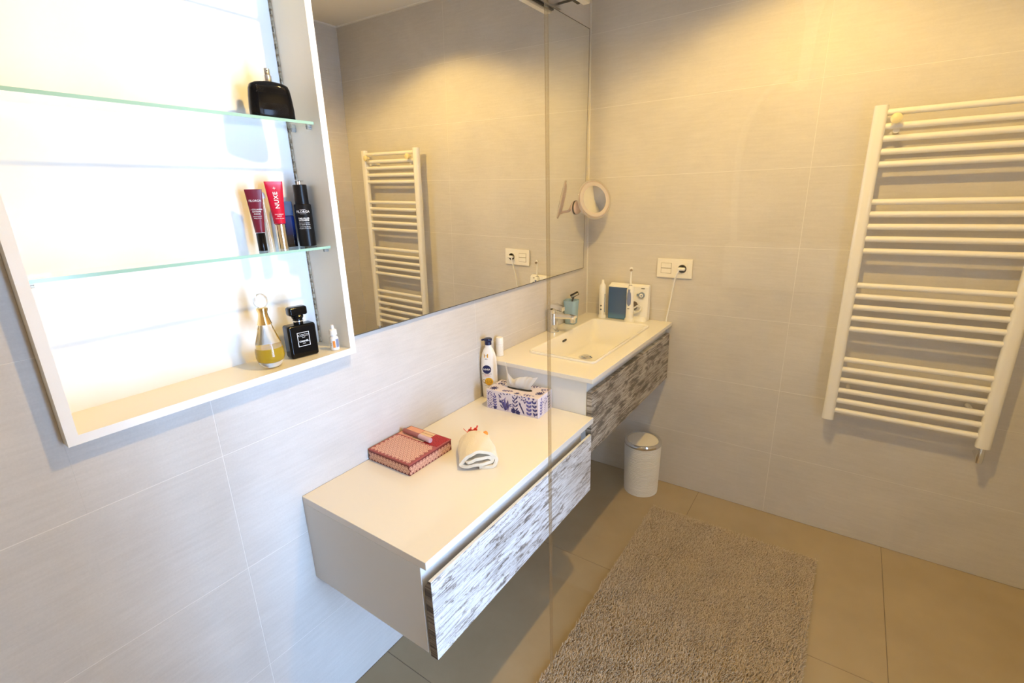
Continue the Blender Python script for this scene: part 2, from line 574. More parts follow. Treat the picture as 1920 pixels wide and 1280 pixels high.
BX0, BX1, BY0, BY1 = 0.098, 0.381, 0.884, 1.471     # basin rim outline
cxb, cyb = (BX0 + BX1) / 2, (BY0 + BY1) / 2
def counter():
    bm = bmesh.new()
    hx0, hx1, hy0, hy1 = BX0 + 0.007, BX1 - 0.007, BY0 + 0.007, BY1 - 0.007
    z0, z1 = ZB - 0.0155, ZB
    x0, x1, y0, y1 = 0.001, XF, YA1 - 0.004, D - 0.001
    def ring(z, a0, a1, b0, b1):
        return [bm.verts.new(p) for p in ((a0, b0, z), (a1, b0, z), (a1, b1, z), (a0, b1, z))]
    ot, it = ring(z1, x0, x1, y0, y1), ring(z1, hx0, hx1, hy0, hy1)
    ob_, ib = ring(z0, x0, x1, y0, y1), ring(z0, hx0, hx1, hy0, hy1)
    for i in range(4):
        j = (i + 1) % 4
        bm.faces.new((ot[i], ot[j], it[j], it[i]))
        bm.faces.new((ob_[j], ob_[i], ib[i], ib[j]))
        bm.faces.new((ot[i], ob_[i], ob_[j], ot[j]))
        bm.faces.new((it[j], ib[j], ib[i], it[i]))
    oe = [e for e in bm.edges if all(v in ot for v in e.verts)] + [e for e in bm.edges if (e.verts[0] in ot and e.verts[1] in ob_) or (e.verts[1] in ot and e.verts[0] in ob_)]
    bmesh.ops.bevel(bm, geom=oe, offset=0.0015, segments=2, profile=0.5, affect='EDGES')
    me = fin(bm, smooth=50)
    me['wn'] = 1
    return me
tag(obj('sink_countertop', counter(), m_white), 'glossy cream white countertop around the sink basin in the corner', 'worktop')

bs = thing('sink_basin', 'white rectangular inset wash basin with raised rim below the faucet', 'sink', (cxb, cyb, ZB))
w_, d_ = BX1 - BX0, BY1 - BY0
bot = -0.088
rings = [rrect(w_ - 0.017, d_ - 0.017, 0.02, -0.05, 6), rrect(w_ - 0.017, d_ - 0.017, 0.02, 0.0006, 6),
         rrect(w_ , d_, 0.022, 0.0006, 6), rrect(w_, d_, 0.022, 0.006, 6), rrect(w_ - 0.003, d_ - 0.003, 0.021, 0.0085, 6),
         rrect(w_ - 0.016, d_ - 0.016, 0.018, 0.0085, 6), rrect(w_ - 0.022, d_ - 0.022, 0.018, 0.006, 6),
         rrect(w_ - 0.030, d_ - 0.045, 0.030, -0.03, 6), rrect(w_ - 0.050, d_ - 0.125, 0.035, bot + 0.018, 6),
         rrect(w_ - 0.066, d_ - 0.160, 0.030, bot + 0.004, 6), rrect(w_ - 0.09, d_ - 0.19, 0.025, bot, 6),
         rrect(0.02, 0.03, 0.008, bot - 0.004, 6)]
obj('bowl', loft(rings, False, True, 55), m_ceramic, bs)
obj('drain', lathe([(0.001, 0.004), (0.018, 0.006), (0.024, 0.003), (0.030, 0.0), (0.030, -0.004)], 32, cap0=False, cap1=False), m_chrome, bs, loc=(-0.036, 0.0, bot + 0.0015))
ov = obj('overflow_slot', loft([[( (z * 0.0) , y, z) for y, z, _ in [(p[0], p[1], 0) for p in rrect(0.034, 0.009, 0.0044, 0, 5)]],
                                [(0.003, y, z) for y, z, _ in [(p[0], p[1], 0) for p in rrect(0.034, 0.009, 0.0044, 0, 5)]]], True, True), m_dark, bs)
ov.location = (-w_ / 2 + 0.0145, 1.155 - cyb, -0.020)

# ------------------------------------------------------------------ faucet
fa = thing('faucet', 'chrome single-lever basin faucet beside the wall', 'faucet', (0.037, 1.190, ZB))
obj('base_ring', lathe([(0.026, 0), (0.026, 0.004), (0.023, 0.006)], 36), m_chrome, fa)
obj('body', loft([circ(0.0215, 0.004, 36), circ(0.0215, 0.085, 36), circ(0.020, 0.088, 36)], True, True), m_chrome, fa)
sp_r = [[(x, y, z) for y, z in ((-0.013, 0.066 + dz), (0.013, 0.066 + dz), (0.016, 0.074 + dz), (0.013, 0.086 + dz2), (-0.013, 0.086 + dz2), (-0.016, 0.074 + dz))]
        for x, dz, dz2 in ((0.0, 0.0, 0), (0.05, 0.002, 0), (0.098, 0.006, 0.0), (0.110, 0.008, -0.001))]
obj('spout', loft(sp_r, True, True, 30), m_chrome, fa)
obj('aerator', lathe([(0.010, 0.054), (0.012, 0.056), (0.012, 0.074), (0.010, 0.075)], 24, cx=0.097), m_chrome, fa)
obj('cartridge_neck', loft([circ(0.0195, 0.088, 32), circ(0.0195, 0.105, 32)], True, True), m_chrome, fa)
lv = [[(x, y, z0 + k) for x, y, z0 in ((-0.022, -0.021, 0.114), (-0.022, 0.021, 0.114), (0.012, 0.019, 0.122), (0.052, 0.012, 0.109), (0.052, -0.012, 0.109), (0.012, -0.019, 0.122))] for k in (-0.009, 0.007)]
obj('lever', loft(lv, True, True, 30), m_chrome, fa)

# ------------------------------------------------------------------ big wall mirror with mirror lamp
MY0, MY1, MZ0, MZ1 = 0.1592, 1.5385, 1.083, 2.1068
def mx(z):
    return 0.0078 + 0.016 * (z - 1.031)
mi = thing('wall_mirror', 'large frameless rectangular mirror on the wall above the vanity', 'mirror', (0.0, MY0, MZ0))
lm, hm = MY1 - MY0, MZ1 - MZ0
tilt = 0.016
mo = obj('mirror_glass', box(-0.004, 0.0, 0.0, lm, 0.0, hm), m_mirror, mi)
mo.location = (mx(MZ0), 0, 0)
mo.rotation_euler = (0, math.atan(tilt), 0)
for nm, b in (('bottom_edge', (-0.0042, 0.0004, 0, lm, -0.0012, 0.0014)), ('top_edge', (-0.0042, 0.0004, 0, lm, hm - 0.0014, hm + 0.001)), ('side_edge', (-0.0042, 0.0004, lm - 0.0012, lm + 0.001, 0, hm))):
    obj(nm, box(*b), pm('mirror_edge', (0.10, 0.085, 0.06), 0.4), mo)

ml = thing('mirror_lamp', 'slim unlit bar lamp on arms above the mirror', 'lamp', (0.0, 0.85, 2.124))
m_lampbar = pm('lamp_bar', (0.70, 0.66, 0.58), 0.35, 0.2)
obj('bar', box(0.096, 0.126, -0.484, 0.484, 0.004, 0.018, 0.003, 2), m_lampbar, ml)
obj('diffuser', box(0.099, 0.123, -0.480, 0.480, 0.002, 0.0045), pm('lamp_diffuser', (0.78, 0.74, 0.66), 0.5), ml)
obj('dark_gap_strip', box(0.078, 0.089, -0.47, 0.47, 0.006, 0.014), m_dark, ml)  # dark strip painted in for the shaded gap behind the bar
for s in (-0.44, 0.44):
    obj('arm', box(0.0, 0.122, s - 0.004, s + 0.004, 0.012, 0.018), m_dark, ml)
obj('wall_plate', box(0.0, 0.012, -0.46, 0.46, 0.0, 0.030), m_steel, ml)

# ------------------------------------------------------------------ recessed open cabinet with glass shelves
mc = thing('wall_cabinet', 'open white recessed wall cabinet with glass shelves left of the mirror', 'cabinet', (0.0, CAB[0], CAB[2]))
XS, XBK, TB = 0.0267, -0.104, 0.0167
cw, ch = CAB[1] - CAB[0] - 0.0003, CAB[3] - CAB[2] - 0.0003
obj('back_panel', box(XBK - 0.008, XBK, TB, cw - TB, TB, ch - TB), m_pvc, mc)
for a, b in ((0.0003, TB), (cw - TB, cw)):
    s = obj('side_panel', box(XBK - 0.008, XS, a, b, 0.0003, ch), m_pvc, mc)
    obj('edge_band', box(XS, XS + 0.0006, a, b, 0.0003, ch), m_pvc_edge, s)
bb = obj('bottom_board', box(XBK - 0.008, XS - 0.0005, TB, cw - TB, 0.0003, TB), pm('cabinet_floor_board', (0.80, 0.76, 0.66), 0.3), mc)
obj('edge_band', box(XS - 0.0005, XS + 0.0004, TB, cw - TB, 0.0003, TB), m_pvc_edge, bb)
obj('top_board', box(XBK - 0.008, XS, TB, cw - TB, ch - TB, ch), m_pvc, mc)
m_track = pm('tarnished_strip', (0.34, 0.27, 0.16), 0.5, 0.3)
_v = coords(m_track, (20, 20, 60))
setc(m_track, ramp(m_track, noise(m_track, _v, 2.0, 3), [(0.35, (0.20, 0.13, 0.06)), (0.5, (0.40, 0.34, 0.24)), (0.65, (0.52, 0.47, 0.37))]))
for yy, s in ((cw - TB - 0.0035, 1), (TB + 0.0005, -1)):
    tr = obj('shelf_track', box(XBK, XBK + 0.008, yy, yy + 0.003, TB, ch - TB), m_track, mc)
    for k in range(26):
        z = 0.05 + k * 0.036
        obj('slot', box(XBK + 0.003, XBK + 0.0055, yy - 0.0004 if s > 0 else yy + 0.003, yy if s > 0 else yy + 0.0034, z, z + 0.011), m_dark, tr)
ZS = (1.3253, 1.6095, 1.895)
for z in ZS:
    zz = z - CAB[2]
    g = obj('glass_shelf', box(XBK + 0.010, 0.0060, TB + 0.001, cw - TB - 0.0042, zz - 0.006, zz), m_shelfglass, mc)
    obj('front_edge', box(0.0061, 0.0072, TB + 0.001, cw - TB - 0.0042, zz - 0.006, zz), m_sedge, g)
    for yy, s in ((cw - TB, -1), (TB, 1)):
        for xx in (-0.075, -0.012):
            pg = bmesh.new()
            atube(pg, [(xx, yy, zz - 0.012), (xx, yy + s * 0.011, zz - 0.012)], 0.0032, 10)
            abox(pg, xx - 0.004, xx + 0.004, min(yy, yy + s * 0.011), max(yy, yy + s * 0.011), zz - 0.0100, zz - 0.0062)
            obj('shelf_peg', fin(pg), m_clear if False else pm('clear_peg', (0.75, 0.77, 0.74), 0.1, trans=0.6), mc)

ZF = CAB[2] + TB + 0.0003   # cabinet floor
# ------------------------------------------------------------------ things in the wall cabinet
UZ = (0, 0, 1)
def flat_poly(pts, o, right, upv):
    o, r, u = Vector(o), Vector(right), Vector(upv)
    return [o + r * a + u * b for a, b in pts]

# bottom: gold amphora perfume
m_bglass = pm('clear_glass', (1, 1, 1), 0.0, trans=1.0, ior=1.35)
m_gold = pm('gold', (0.90, 0.66, 0.30), 0.18, 1.0)
t = thing('perfume_bottle', 'teardrop glass perfume bottle half full of golden liquid with ball stopper', 'perfume', (-0.020, -0.047, ZF))
prof = [(0.010, 0.0), (0.020, 0.003), (0.0275, 0.012), (0.0315, 0.027), (0.0310, 0.042), (0.0265, 0.063), (0.0190, 0.087), (0.0128, 0.108), (0.0098, 0.122), (0.0086, 0.130)]
obj('glass_body', lathe(prof, 40, 60), m_bglass, t)
obj('liquid', lathe([(0.012, 0.014), (0.023, 0.018), (0.0283, 0.029), (0.0280, 0.042), (0.0266, 0.048)], 36, 60), pm('golden_liquid', (0.86, 0.60, 0.05), 0.1, trans=0.35, ior=1.33), t)
obj('neck_sleeve', lathe([(0.0160, 0.104), (0.0112, 0.122), (0.0100, 0.131), (0.0122, 0.138), (0.0122, 0.142), (0.008, 0.144)], 32, 50), m_gold, t)
bm = bmesh.new()
bmesh.ops.create_uvsphere(bm, u_segments=28, v_segments=18, radius=0.0165)
bmesh.ops.translate(bm, verts=bm.verts, vec=(0, 0, 0.159))
obj('ball_stopper', fin(bm, smooth=80), m_bglass, t)

# bottom: square black perfume
t = thing('perfume_bottle', 'square black perfume bottle with white framed label on the cabinet floor', 'perfume', (-0.031, 0.042, ZF), -0.155)
obj('glass_body', box(-0.018, 0.018, -0.035, 0.035, 0.0, 0.083, 0.006, 4), m_black, t)
obj('collar', lathe([(0.0115, 0.083), (0.0115, 0.089), (0.0125, 0.0895), (0.0125, 0.0925), (0.0115, 0.093), (0.0115, 0.096), (0.0135, 0.098), (0.0145, 0.103), (0.0125, 0.106)], 32), m_black, t)
obj('silver_band', lathe([(0.0121, 0.0893), (0.0131, 0.0896), (0.0131, 0.0924), (0.0121, 0.0927)], 32), m_chrome, t)
obj('stopper', box(-0.013, 0.013, -0.0225, 0.0225, 0.105, 0.127, 0.005, 2), m_black, t)
lb = obj('label_plate', polys([flat_poly([(-0.0150, 0.0), (0.0150, 0.0), (0.0150, 0.0355), (-0.0150, 0.0355)], (0.0182, 0.0, 0.0285), (0, 1, 0), UZ)]), m_ink, t)
obj('label_field', polys([flat_poly([(-0.0137, 0.0013), (0.0137, 0.0013), (0.0137, 0.0342), (-0.0137, 0.0342)], (0.0184, 0.0, 0.0285), (0, 1, 0), UZ)]), m_black, lb)
for s, sz, z, bd in (('COCO', 0.0085, 0.0560, 0.0), ('NOIR', 0.0032, 0.0505, 0.0), ('CHANEL', 0.0062, 0.0410, 0.00012), ('PARIS', 0.0030, 0.0355, 0.0)):
    obj('lettering', text_me(s, sz, (0.0186, 0, z), (0, 1, 0), UZ, bold=bd), m_ink, lb)

# bottom: dropper bottle
t = thing('dropper_bottle', 'tiny white eye drop bottle with orange and blue label', 'bottle', (0.0, 0.114, ZF), -0.5)
obj('body', lathe([(0.0105, 0.0), (0.0115, 0.001), (0.0115, 0.031), (0.0105, 0.034), (0.0075, 0.037), (0.0065, 0.040)], 28), m_whitep, t)
obj('cap', lathe([(0.0080, 0.040), (0.0098, 0.0405), (0.0095, 0.053), (0.0080, 0.055), (0.0046, 0.0565), (0.0038, 0.066), (0.0028, 0.067)], 28), m_whitep, t)
def cyl_patch(rad, a0, a1, z0, z1, n=8):
    return polys([[(rad * math.cos(a0 + (a1 - a0) * (i + di) / n), rad * math.sin(a0 + (a1 - a0) * (i + di) / n), z) for di, z in ((0, z0), (1, z0), (1, z1), (0, z1))] for i in range(n)])
obj('orange_label', cyl_patch(0.0118, -0.42, 0.12, 0.008, 0.026), pm('orange_print', (0.80, 0.26, 0.03), 0.5), t)
obj('blue_label', cyl_patch(0.0118, 0.25, 1.05, 0.008, 0.030), pm('blue_grey_print', (0.22, 0.26, 0.40), 0.5), t)
obj('dark_print', text_me('||| |||', 0.004, (0, 0, 0.017), UZ, (-1, 0, 0), bend=(0.0118, -0.85)), m_inkd, t)

# middle shelf
def flat_tube(name, label, loc, rz, cap_r, cap_h, h, w, mcap, mbody, cap_taper=0.92):
    t = thing(name, label, 'tube', loc, rz)
    obj('cap', lathe([(cap_r, 0), (cap_r, cap_h - 0.001), (cap_r * cap_taper, cap_h)], 28), mcap, t)
    rings = []
    b0 = cap_r * 1.02
    for f in (0.0, 0.04, 0.25, 0.5, 0.75, 0.93, 0.935, 1.0):
        hw = b0 * 1.06 + (w / 2 - b0 * 1.06) * f
        ht = max(b0 * 1.06 * (1 - f / 0.95), 0.0012)
        rings.append(selli(ht, hw, cap_h + 0.001 + (h - cap_h) * f, 2.2, 32))
    obj('tube_body', loft(rings, True, True, 40), mbody, t)
    return t
def tsurf(z, cap_r, cap_h, h):
    f = (z - cap_h) / (h - cap_h)
    return max(cap_r * 1.02 * 1.06 * (1 - f / 0.95), 0.0012) + 0.0006
ZM = ZS[0] + 0.0003
t = flat_tube('cream_tube', 'dark burgundy cosmetic tube standing on a black cap', (-0.052, -0.002, ZM), -0.45, 0.0095, 0.041, 0.136, 0.036, m_black, pm('burgundy_plastic', (0.16, 0.012, 0.03), 0.25))
for s, sz, z in (('FILORGA', 0.0062, 0.112), ('- COLLAGEN', 0.0042, 0.093), ('EXTREME', 0.0042, 0.088), ('FORCE', 0.0042, 0.083), ('serum booster', 0.003, 0.078), ('lifting intense', 0.003, 0.074)):
    obj('lettering', text_me(s, sz, (tsurf(z - 0.003, 0.0095, 0.041, 0.136), 0, z), (0, 1, 0), UZ), m_ink, t)
t = flat_tube('cream_tube', 'bright red cosmetic tube with white vertical lettering and a gold cap', (-0.049, 0.047, ZM), -0.35, 0.0118, 0.058, 0.153, 0.040, pm('pale_gold', (0.86, 0.76, 0.60), 0.16, 1.0), pm('red_plastic', (0.56, 0.006, 0.035), 0.22))
zc = 0.112
fr = tsurf(0.09, 0.0118, 0.058, 0.153); fr2 = tsurf(0.135, 0.0118, 0.058, 0.153)
tiltv = Vector((fr2 - fr, 0, 0.045)).normalized()
obj('lettering', text_me('NUXE', 0.0135, (tsurf(zc, 0.0118, 0.058, 0.153) + 0.0008, 0, zc), tiltv, (0, -1, 0), bold=0.0002, space=1.1), m_ink, t)
obj('plant_emblem', text_me('+', 0.0125, (tsurf(0.139, 0.0118, 0.058, 0.153) + 0.0008, 0, 0.139), tiltv, (0, -1, 0)), m_ink, t)
for s, sz, z in (('EYE CREAM', 0.0036, 0.080), ('SERUM', 0.0034, 0.076), ('contour des yeux', 0.0026, 0.071)):
    obj('lettering', text_me(s, sz, (tsurf(z - 0.004, 0.0118, 0.058, 0.153), 0, z), (0, 1, 0), UZ), m_ink, t)

t = thing('slim_tube', 'slim clear tube with white rounded top behind the red tube', 'tube', (-0.078, 0.034, ZM))
obj('tube_body', tube([(0, 0, 0), (0.001, -0.002, 0.06), (0.002, -0.004, 0.118)], [0.009, 0.008, 0.0065], 20), m_clear, t)
obj('rounded_top', tube([(0.002, -0.004, 0.117), (0.002, -0.0045, 0.126), (0.002, -0.0045, 0.131)], [0.0075, 0.0075, 0.004], 20), m_whitep, t)

t = thing('cologne_bottle', 'navy blue rectangular bottle with clear blue upper part', 'bottle', (-0.082, 0.083, ZM), -0.15)
m_navy = pm('navy_glass', (0.006, 0.012, 0.06), 0.08, coat=0.4)
_v = coords(m_navy, (1, 1, 1))
sx = node(m_navy, 'ShaderNodeSeparateXYZ')
m_navy.node_tree.links.new(_v, sx.inputs[0])
mr = node(m_navy, 'ShaderNodeMapRange'); mr.inputs[1].default_value = 0.0; mr.inputs[2].default_value = 0.075
m_navy.node_tree.links.new(sx.outputs['Z'], mr.inputs[0])
setc(m_navy, ramp(m_navy, mr.outputs[0], [(0.25, (0.003, 0.003, 0.006)), (0.9, (0.010, 0.028, 0.16))]))
obj('glass_body', loft([rrect(0.022, 0.036, 0.005, z, 4) for z in (0.0, 0.0745)] + [rrect(0.020, 0.034, 0.005, 0.0755, 4)], True, True), m_navy, t)
obj('upper_part', loft([rrect(0.022, 0.036, 0.005, z, 4) for z in (0.076, 0.107)] + [rrect(0.020, 0.034, 0.005, 0.109, 4)], True, True), pm('clear_blue', (0.12, 0.22, 0.45), 0.08, trans=0.45), t)

t = thing('pump_bottle', 'tall black serum pump bottle with white lettering on the middle shelf', 'bottle', (-0.055, 0.1165, ZM), -0.75)
obj('body', lathe([(0.0185, 0), (0.0198, 0.0012), (0.0198, 0.098), (0.0188, 0.101), (0.0165, 0.102)], 40), m_blackm, t)
obj('shoulder', lathe([(0.0160, 0.102), (0.0160, 0.146), (0.0150, 0.147)], 36), m_blackm, t)
obj('pump_stem', lathe([(0.0045, 0.147), (0.0045, 0.155)], 20), m_chrome, t)
obj('pump_disc', lathe([(0.011, 0.1548), (0.0118, 0.1555), (0.011, 0.1565)], 28), m_chrome, t)
RB = 0.0200
def cline(z, hw):
    return cyl_patch(RB, 0.12 - hw / RB, 0.12 + hw / RB, z, z + 0.0004)
obj('rule', cline(0.0885, 0.007), m_ink, t)
obj('rule', cline(0.0785, 0.007), m_ink, t)
for s, sz, z, b in (('FILORGA', 0.0082, 0.0835, 0.0001), ('TIME-FILLER', 0.0052, 0.0675, 0.0001), ('INTENSIVE', 0.0052, 0.0630, 0.0001), ('Sérum correcteur', 0.0036, 0.0570, 0), ('tous types de rides', 0.0036, 0.0530, 0), ('Correcting serum', 0.0036, 0.0480, 0), ('all types of wrinkles', 0.0036, 0.0440, 0)):
    obj('lettering', text_me(s, sz, (0, 0, z), (1, 0, 0), UZ, bend=(RB, 0.12), bold=b), m_ink, t)

t = thing('clear_bottle', 'clear plastic vial with white vertical lettering behind the black pump bottle', 'bottle', (-0.080, 0.1225, ZM), -0.35)
obj('body', lathe([(0.0125, 0), (0.0135, 0.001), (0.0135, 0.085), (0.0125, 0.087)], 28), m_clear, t)
obj('lettering', text_me('micellaire', 0.010, (0, 0, 0.045), UZ, (-1, 0, 0), bend=(0.0138, 0.6)), m_ink, t)

# top shelf: black studded flask
t = thing('perfume_bottle', 'wide black studded perfume flask with silver spray head on the top shelf', 'perfume', (-0.024, 0.058, ZS[1] + 0.0003), -0.25)
rings = []
for z, hw, hd in ((0.0, 0.044, 0.015), (0.002, 0.0465, 0.0165), (0.02, 0.0465, 0.0168), (0.045, 0.0445, 0.0165), (0.060, 0.0425, 0.0160), (0.068, 0.0395, 0.0150), (0.073, 0.030, 0.012), (0.075, 0.013, 0.010)):
    rings.append(selli(hd, hw, z, 3.2, 48))
obj('glass_body', loft(rings, True, True, 50), m_black, t)
def flask_x(y, z):
    import bisect
    Zs = [(0.0, 0.044, 0.015), (0.002, 0.0465, 0.0165), (0.02, 0.0465, 0.0168), (0.045, 0.0445, 0.0165), (0.060, 0.0425, 0.0160), (0.068, 0.0395, 0.0150), (0.073, 0.030, 0.012)]
    for a, b in zip(Zs[:-1], Zs[1:]):
        if a[0] <= z <= b[0]:
            f = (z - a[0]) / (b[0] - a[0])
            hw, hd = a[1] + f * (b[1] - a[1]), a[2] + f * (b[2] - a[2])
            return hd * max(0.0, 1 - (abs(y) / hw) ** 3.2) ** (1 / 3.2)
    return 0.0
st = []
for band in ((0.005, 0.030), (0.052, 0.066)):
    z = band[0]; row = 0
    while z < band[1]:
        y = -0.030 + (0.00165 if row % 2 else 0)
        lim = 0.030 - 0.10 * max(0, (z - band[0]) * (0.25 if band[0] < 0.02 else 0.4))
        while y <= lim:
            if y >= -lim:
                c = [(y - 0.0013, z), (y, z - 0.0013), (y + 0.0013, z), (y, z + 0.0013)]
                pc = [Vector((flask_x(a, b) + 0.0001, a, b)) for a, b in c]
                ap = Vector((flask_x(y, z) + 0.0011, y, z))
                for i in range(4):
                    st.append([pc[i], pc[(i + 1) % 4], ap])
            y += 0.0033
        z += 0.00175; row += 1
obj('stud_pattern', polys(st), pm('black_studs', (0.10, 0.085, 0.075), 0.15, 0.9), t, kind='stuff')
obj('spray_collar', lathe([(0.0090, 0.074), (0.0090, 0.087), (0.0082, 0.088)], 28), pm('satin_silver', (0.74, 0.73, 0.74), 0.22, 1.0), t)
sh = obj('spray_head', lathe([(0.0072, 0.088), (0.0072, 0.100), (0.0062, 0.1015)], 28), pm('satin_silver', (0.74, 0.73, 0.74), 0.22, 1.0), t)
obj('nozzle', tube([(0.0070, 0, 0.0965), (0.0078, 0, 0.0965)], 0.0012, 12), m_dark, sh)

# ------------------------------------------------------------------ on the low worktop
# lotion bottle
t = thing('lotion_bottle', 'white pump lotion bottle with navy cap and round blue logo against the wall', 'bottle', (0.033, 0.722, ZA), R(-60))
LS = [(0.0, 0.0140, 0.0250), (0.003, 0.0155, 0.0268), (0.02, 0.0162, 0.0275), (0.07, 0.0178, 0.0298), (0.12, 0.0180, 0.0302), (0.155, 0.0170, 0.0280), (0.175, 0.0150, 0.0240), (0.190, 0.0125, 0.0175), (0.197, 0.0110, 0.0125), (0.208, 0.0105, 0.0105)]
obj('body', loft([selli(a, b, z, 2.3, 40) for z, a, b in LS], True, True, 50), pm('lotion_plastic', (0.86, 0.84, 0.80), 0.28, sss=0.0), t)
def lot(y, z):
    for p, q_ in zip(LS[:-1], LS[1:]):
        if p[0] <= z <= q_[0]:
            f = (z - p[0]) / (q_[0] - p[0])
            a, b = p[1] + f * (q_[1] - p[1]), p[2] + f * (q_[2] - p[2])
            return a * max(0.0, 1 - (abs(y) / b) ** 2.3) ** (1 / 2.3)
    return 0
def onlot(me, off=0.0005):
    for v in me.vertices:
        v.co.x = lot(v.co.y, v.co.z) + off
    return me
def disc(cy, cz, ry, rz, n=28, sub=3, a0=0, a1=2 * PI):
    out = []
    for k in range(sub):
        r0, r1 = k / sub, (k + 1) / sub
        for i in range(n):
            t0, t1 = a0 + (a1 - a0) * i / n, a0 + (a1 - a0) * (i + 1) / n
            q4 = [(0, cy + ry * r * math.cos(a), cz + rz * r * math.sin(a)) for r, a in ((r0, t0), (r1, t0), (r1, t1), (r0, t1))]
            out.append(q4 if k else q4[1:3] + [(0, cy, cz)])
    return polys(out)
m_cap = pm('navy_plastic', (0.012, 0.018, 0.075), 0.22)
m_logo = pm('navy_print', (0.010, 0.016, 0.085), 0.4)
m_amber = pm('amber_print', (0.80, 0.42, 0.02), 0.45)
obj('collar', lathe([(0.0125, 0.2075), (0.0125, 0.220), (0.0145, 0.222), (0.0155, 0.227), (0.0140, 0.231), (0.004, 0.233)], 32), m_cap, t)
obj('nozzle', tube([(0, -0.010, 0.2265), (0, -0.020, 0.2255), (0, -0.0235, 0.2235)], [0.004, 0.0034, 0.003], 14), m_cap, t)
oy = -0.007
obj('round_logo', onlot(disc(oy, 0.116, 0.0165, 0.0165)), m_logo, t)
obj('logo_lettering', onlot(text_me('NIVEA', 0.0094, (0, oy, 0.116), (0, 1, 0), UZ, bold=0.0002), 0.0008), m_ink, t)
obj('badge', onlot(polys([[(0, oy - 0.0085 + a, 0.161 + b) for a, b in ((0, 0), (0.0155, 0), (0.0155, 0.0140), (0, 0.0140))]])), m_amber, t)
obj('badge_lettering', onlot(text_me('BODY', 0.0052, (0, oy - 0.0007, 0.169), (0, 1, 0), UZ), 0.0008), m_inkd, t)
obj('lettering', onlot(text_me('48H', 0.0062, (0, oy - 0.001, 0.156), (0, 1, 0), UZ), 0.0008), m_inkd, t)
for s, z, mm_ in (('BODY LOTION', 0.0985, m_inkd), ('FIRMING', 0.094, pm('coral_print', (0.75, 0.22, 0.12), 0.5)), ('+ VITAMIN C', 0.0895, pm('coral_print', (0, 0, 0)))):
    obj('lettering', onlot(text_me(s, 0.0052, (0, oy, z), (0, 1, 0), UZ), 0.0008), mm_, t)
bq = obj('amber_swoosh', onlot(disc(oy + 0.0065, 0.0690, 0.0155, 0.0150)), m_amber, t)
obj('lettering', onlot(text_me('Q10', 0.0205, (0, oy - 0.001, 0.0690), (0, 1, 0), UZ), 0.0009), pm('gold_print', (0.42, 0.24, 0.03), 0.4), t)
obj('lettering', onlot(text_me('All Skin Types', 0.0034, (0, oy, 0.053), (0, 1, 0), UZ), 0.0008), m_inkd, t)

# tissue box
TBW, TBD, TBH = 0.208, 0.102, 0.0725
t = thing('tissue_box', 'cardboard tissue box printed with blue and violet leaves', 'box', (0.181, 0.6965, ZA), R(4.0))
m_card = pm('pale_lilac_card', (0.72, 0.66, 0.72), 0.6)
bm = bmesh.new()
abox(bm, -TBW / 2, TBW / 2, -TBD / 2, TBD / 2, 0, TBH, 0.0008)
obj('carton', fin(bm), m_card, t)
obj('opening', polys([[(0.050 * math.copysign(abs(math.cos(a)) ** 0.7, math.cos(a)) + 0.004, 0.012 * math.copysign(abs(math.sin(a)) ** 0.8, math.sin(a)), TBH + 0.0004) for a in [2 * PI * i / 32 for i in range(32)]]]), m_dark, t)
rnd = random.Random(5)
leafD, leafV, leafL = [], [], []
def leaf(lst, fmap, x, y, ang, L, wd, n=6):
    pts = []
    for s in (1, -1):
        rng = range(0, n + 1) if s > 0 else range(n - 1, 0, -1)
        for i in rng:
            f = i / n
            hw = wd / 2 * math.sin(PI * f) ** 0.8
            a, b = L * f, s * hw
            pts.append(fmap(x + a * math.cos(ang) - b * math.sin(ang), y + a * math.sin(ang) + b * math.cos(ang)))
    lst.append(pts)
def faces_of(o, r, u, w, h, off):
    def fm(x, y):
        x = min(max(x, 0.0005), w - 0.0005); y = min(max(y, 0.0005), h - 0.0005)
        return Vector(o) + Vector(r) * x + Vector(u) * y + off
    return fm
front = faces_of((-TBW / 2, -TBD / 2, 0), (1, 0, 0), (0, 0, 1), TBW, TBH, Vector((0, -0.0005, 0)))
right = faces_of((TBW / 2, -TBD / 2, 0), (0, 1, 0), (0, 0, 1), TBD, TBH, Vector((0.0005, 0, 0)))
left_ = faces_of((-TBW / 2, TBD / 2, 0), (0, -1, 0), (0, 0, 1), TBD, TBH, Vector((-0.0005, 0, 0)))
topf = faces_of((-TBW / 2, -TBD / 2, TBH), (1, 0, 0), (0, 1, 0), TBW, TBD, Vector((0, 0, 0.0004)))
def sprig(fm, x, y, ang, n, L, wd, lst, step):
    for k in range(n):
        px, py = x + math.cos(ang) * step * k, y + math.sin(ang) * step * k
        for s in (0.75, -0.75):
            leaf(lst, fm, px, py, ang + s, L, wd)
    leaf(lst, fm, x + math.cos(ang) * step * n, y + math.sin(ang) * step * n, ang, L, wd)
    leaf(lst, fm, x, y, ang, step * n, 0.0009, 4)
def chevrons(fm, x, y, n, step, lst, L=0.018):
    for k in range(n):
        for s in (1, -1):
            leaf(lst, fm, x, y + k * step, PI / 2 + s * 0.75, L, 0.0018, 4)
def star(fm, x, y, n, L, wd, lst):
    for k in range(n):
        leaf(lst, fm, x, y, 2 * PI * k / n + 0.3, L, wd)
def fan(fm, x, y, lst, L=0.045):
    for a in (-0.65, -0.32, 0.0, 0.32):
        leaf(lst, fm, x, y, PI / 2 + a, L * (1 - 0.3 * abs(a)), 0.0085)
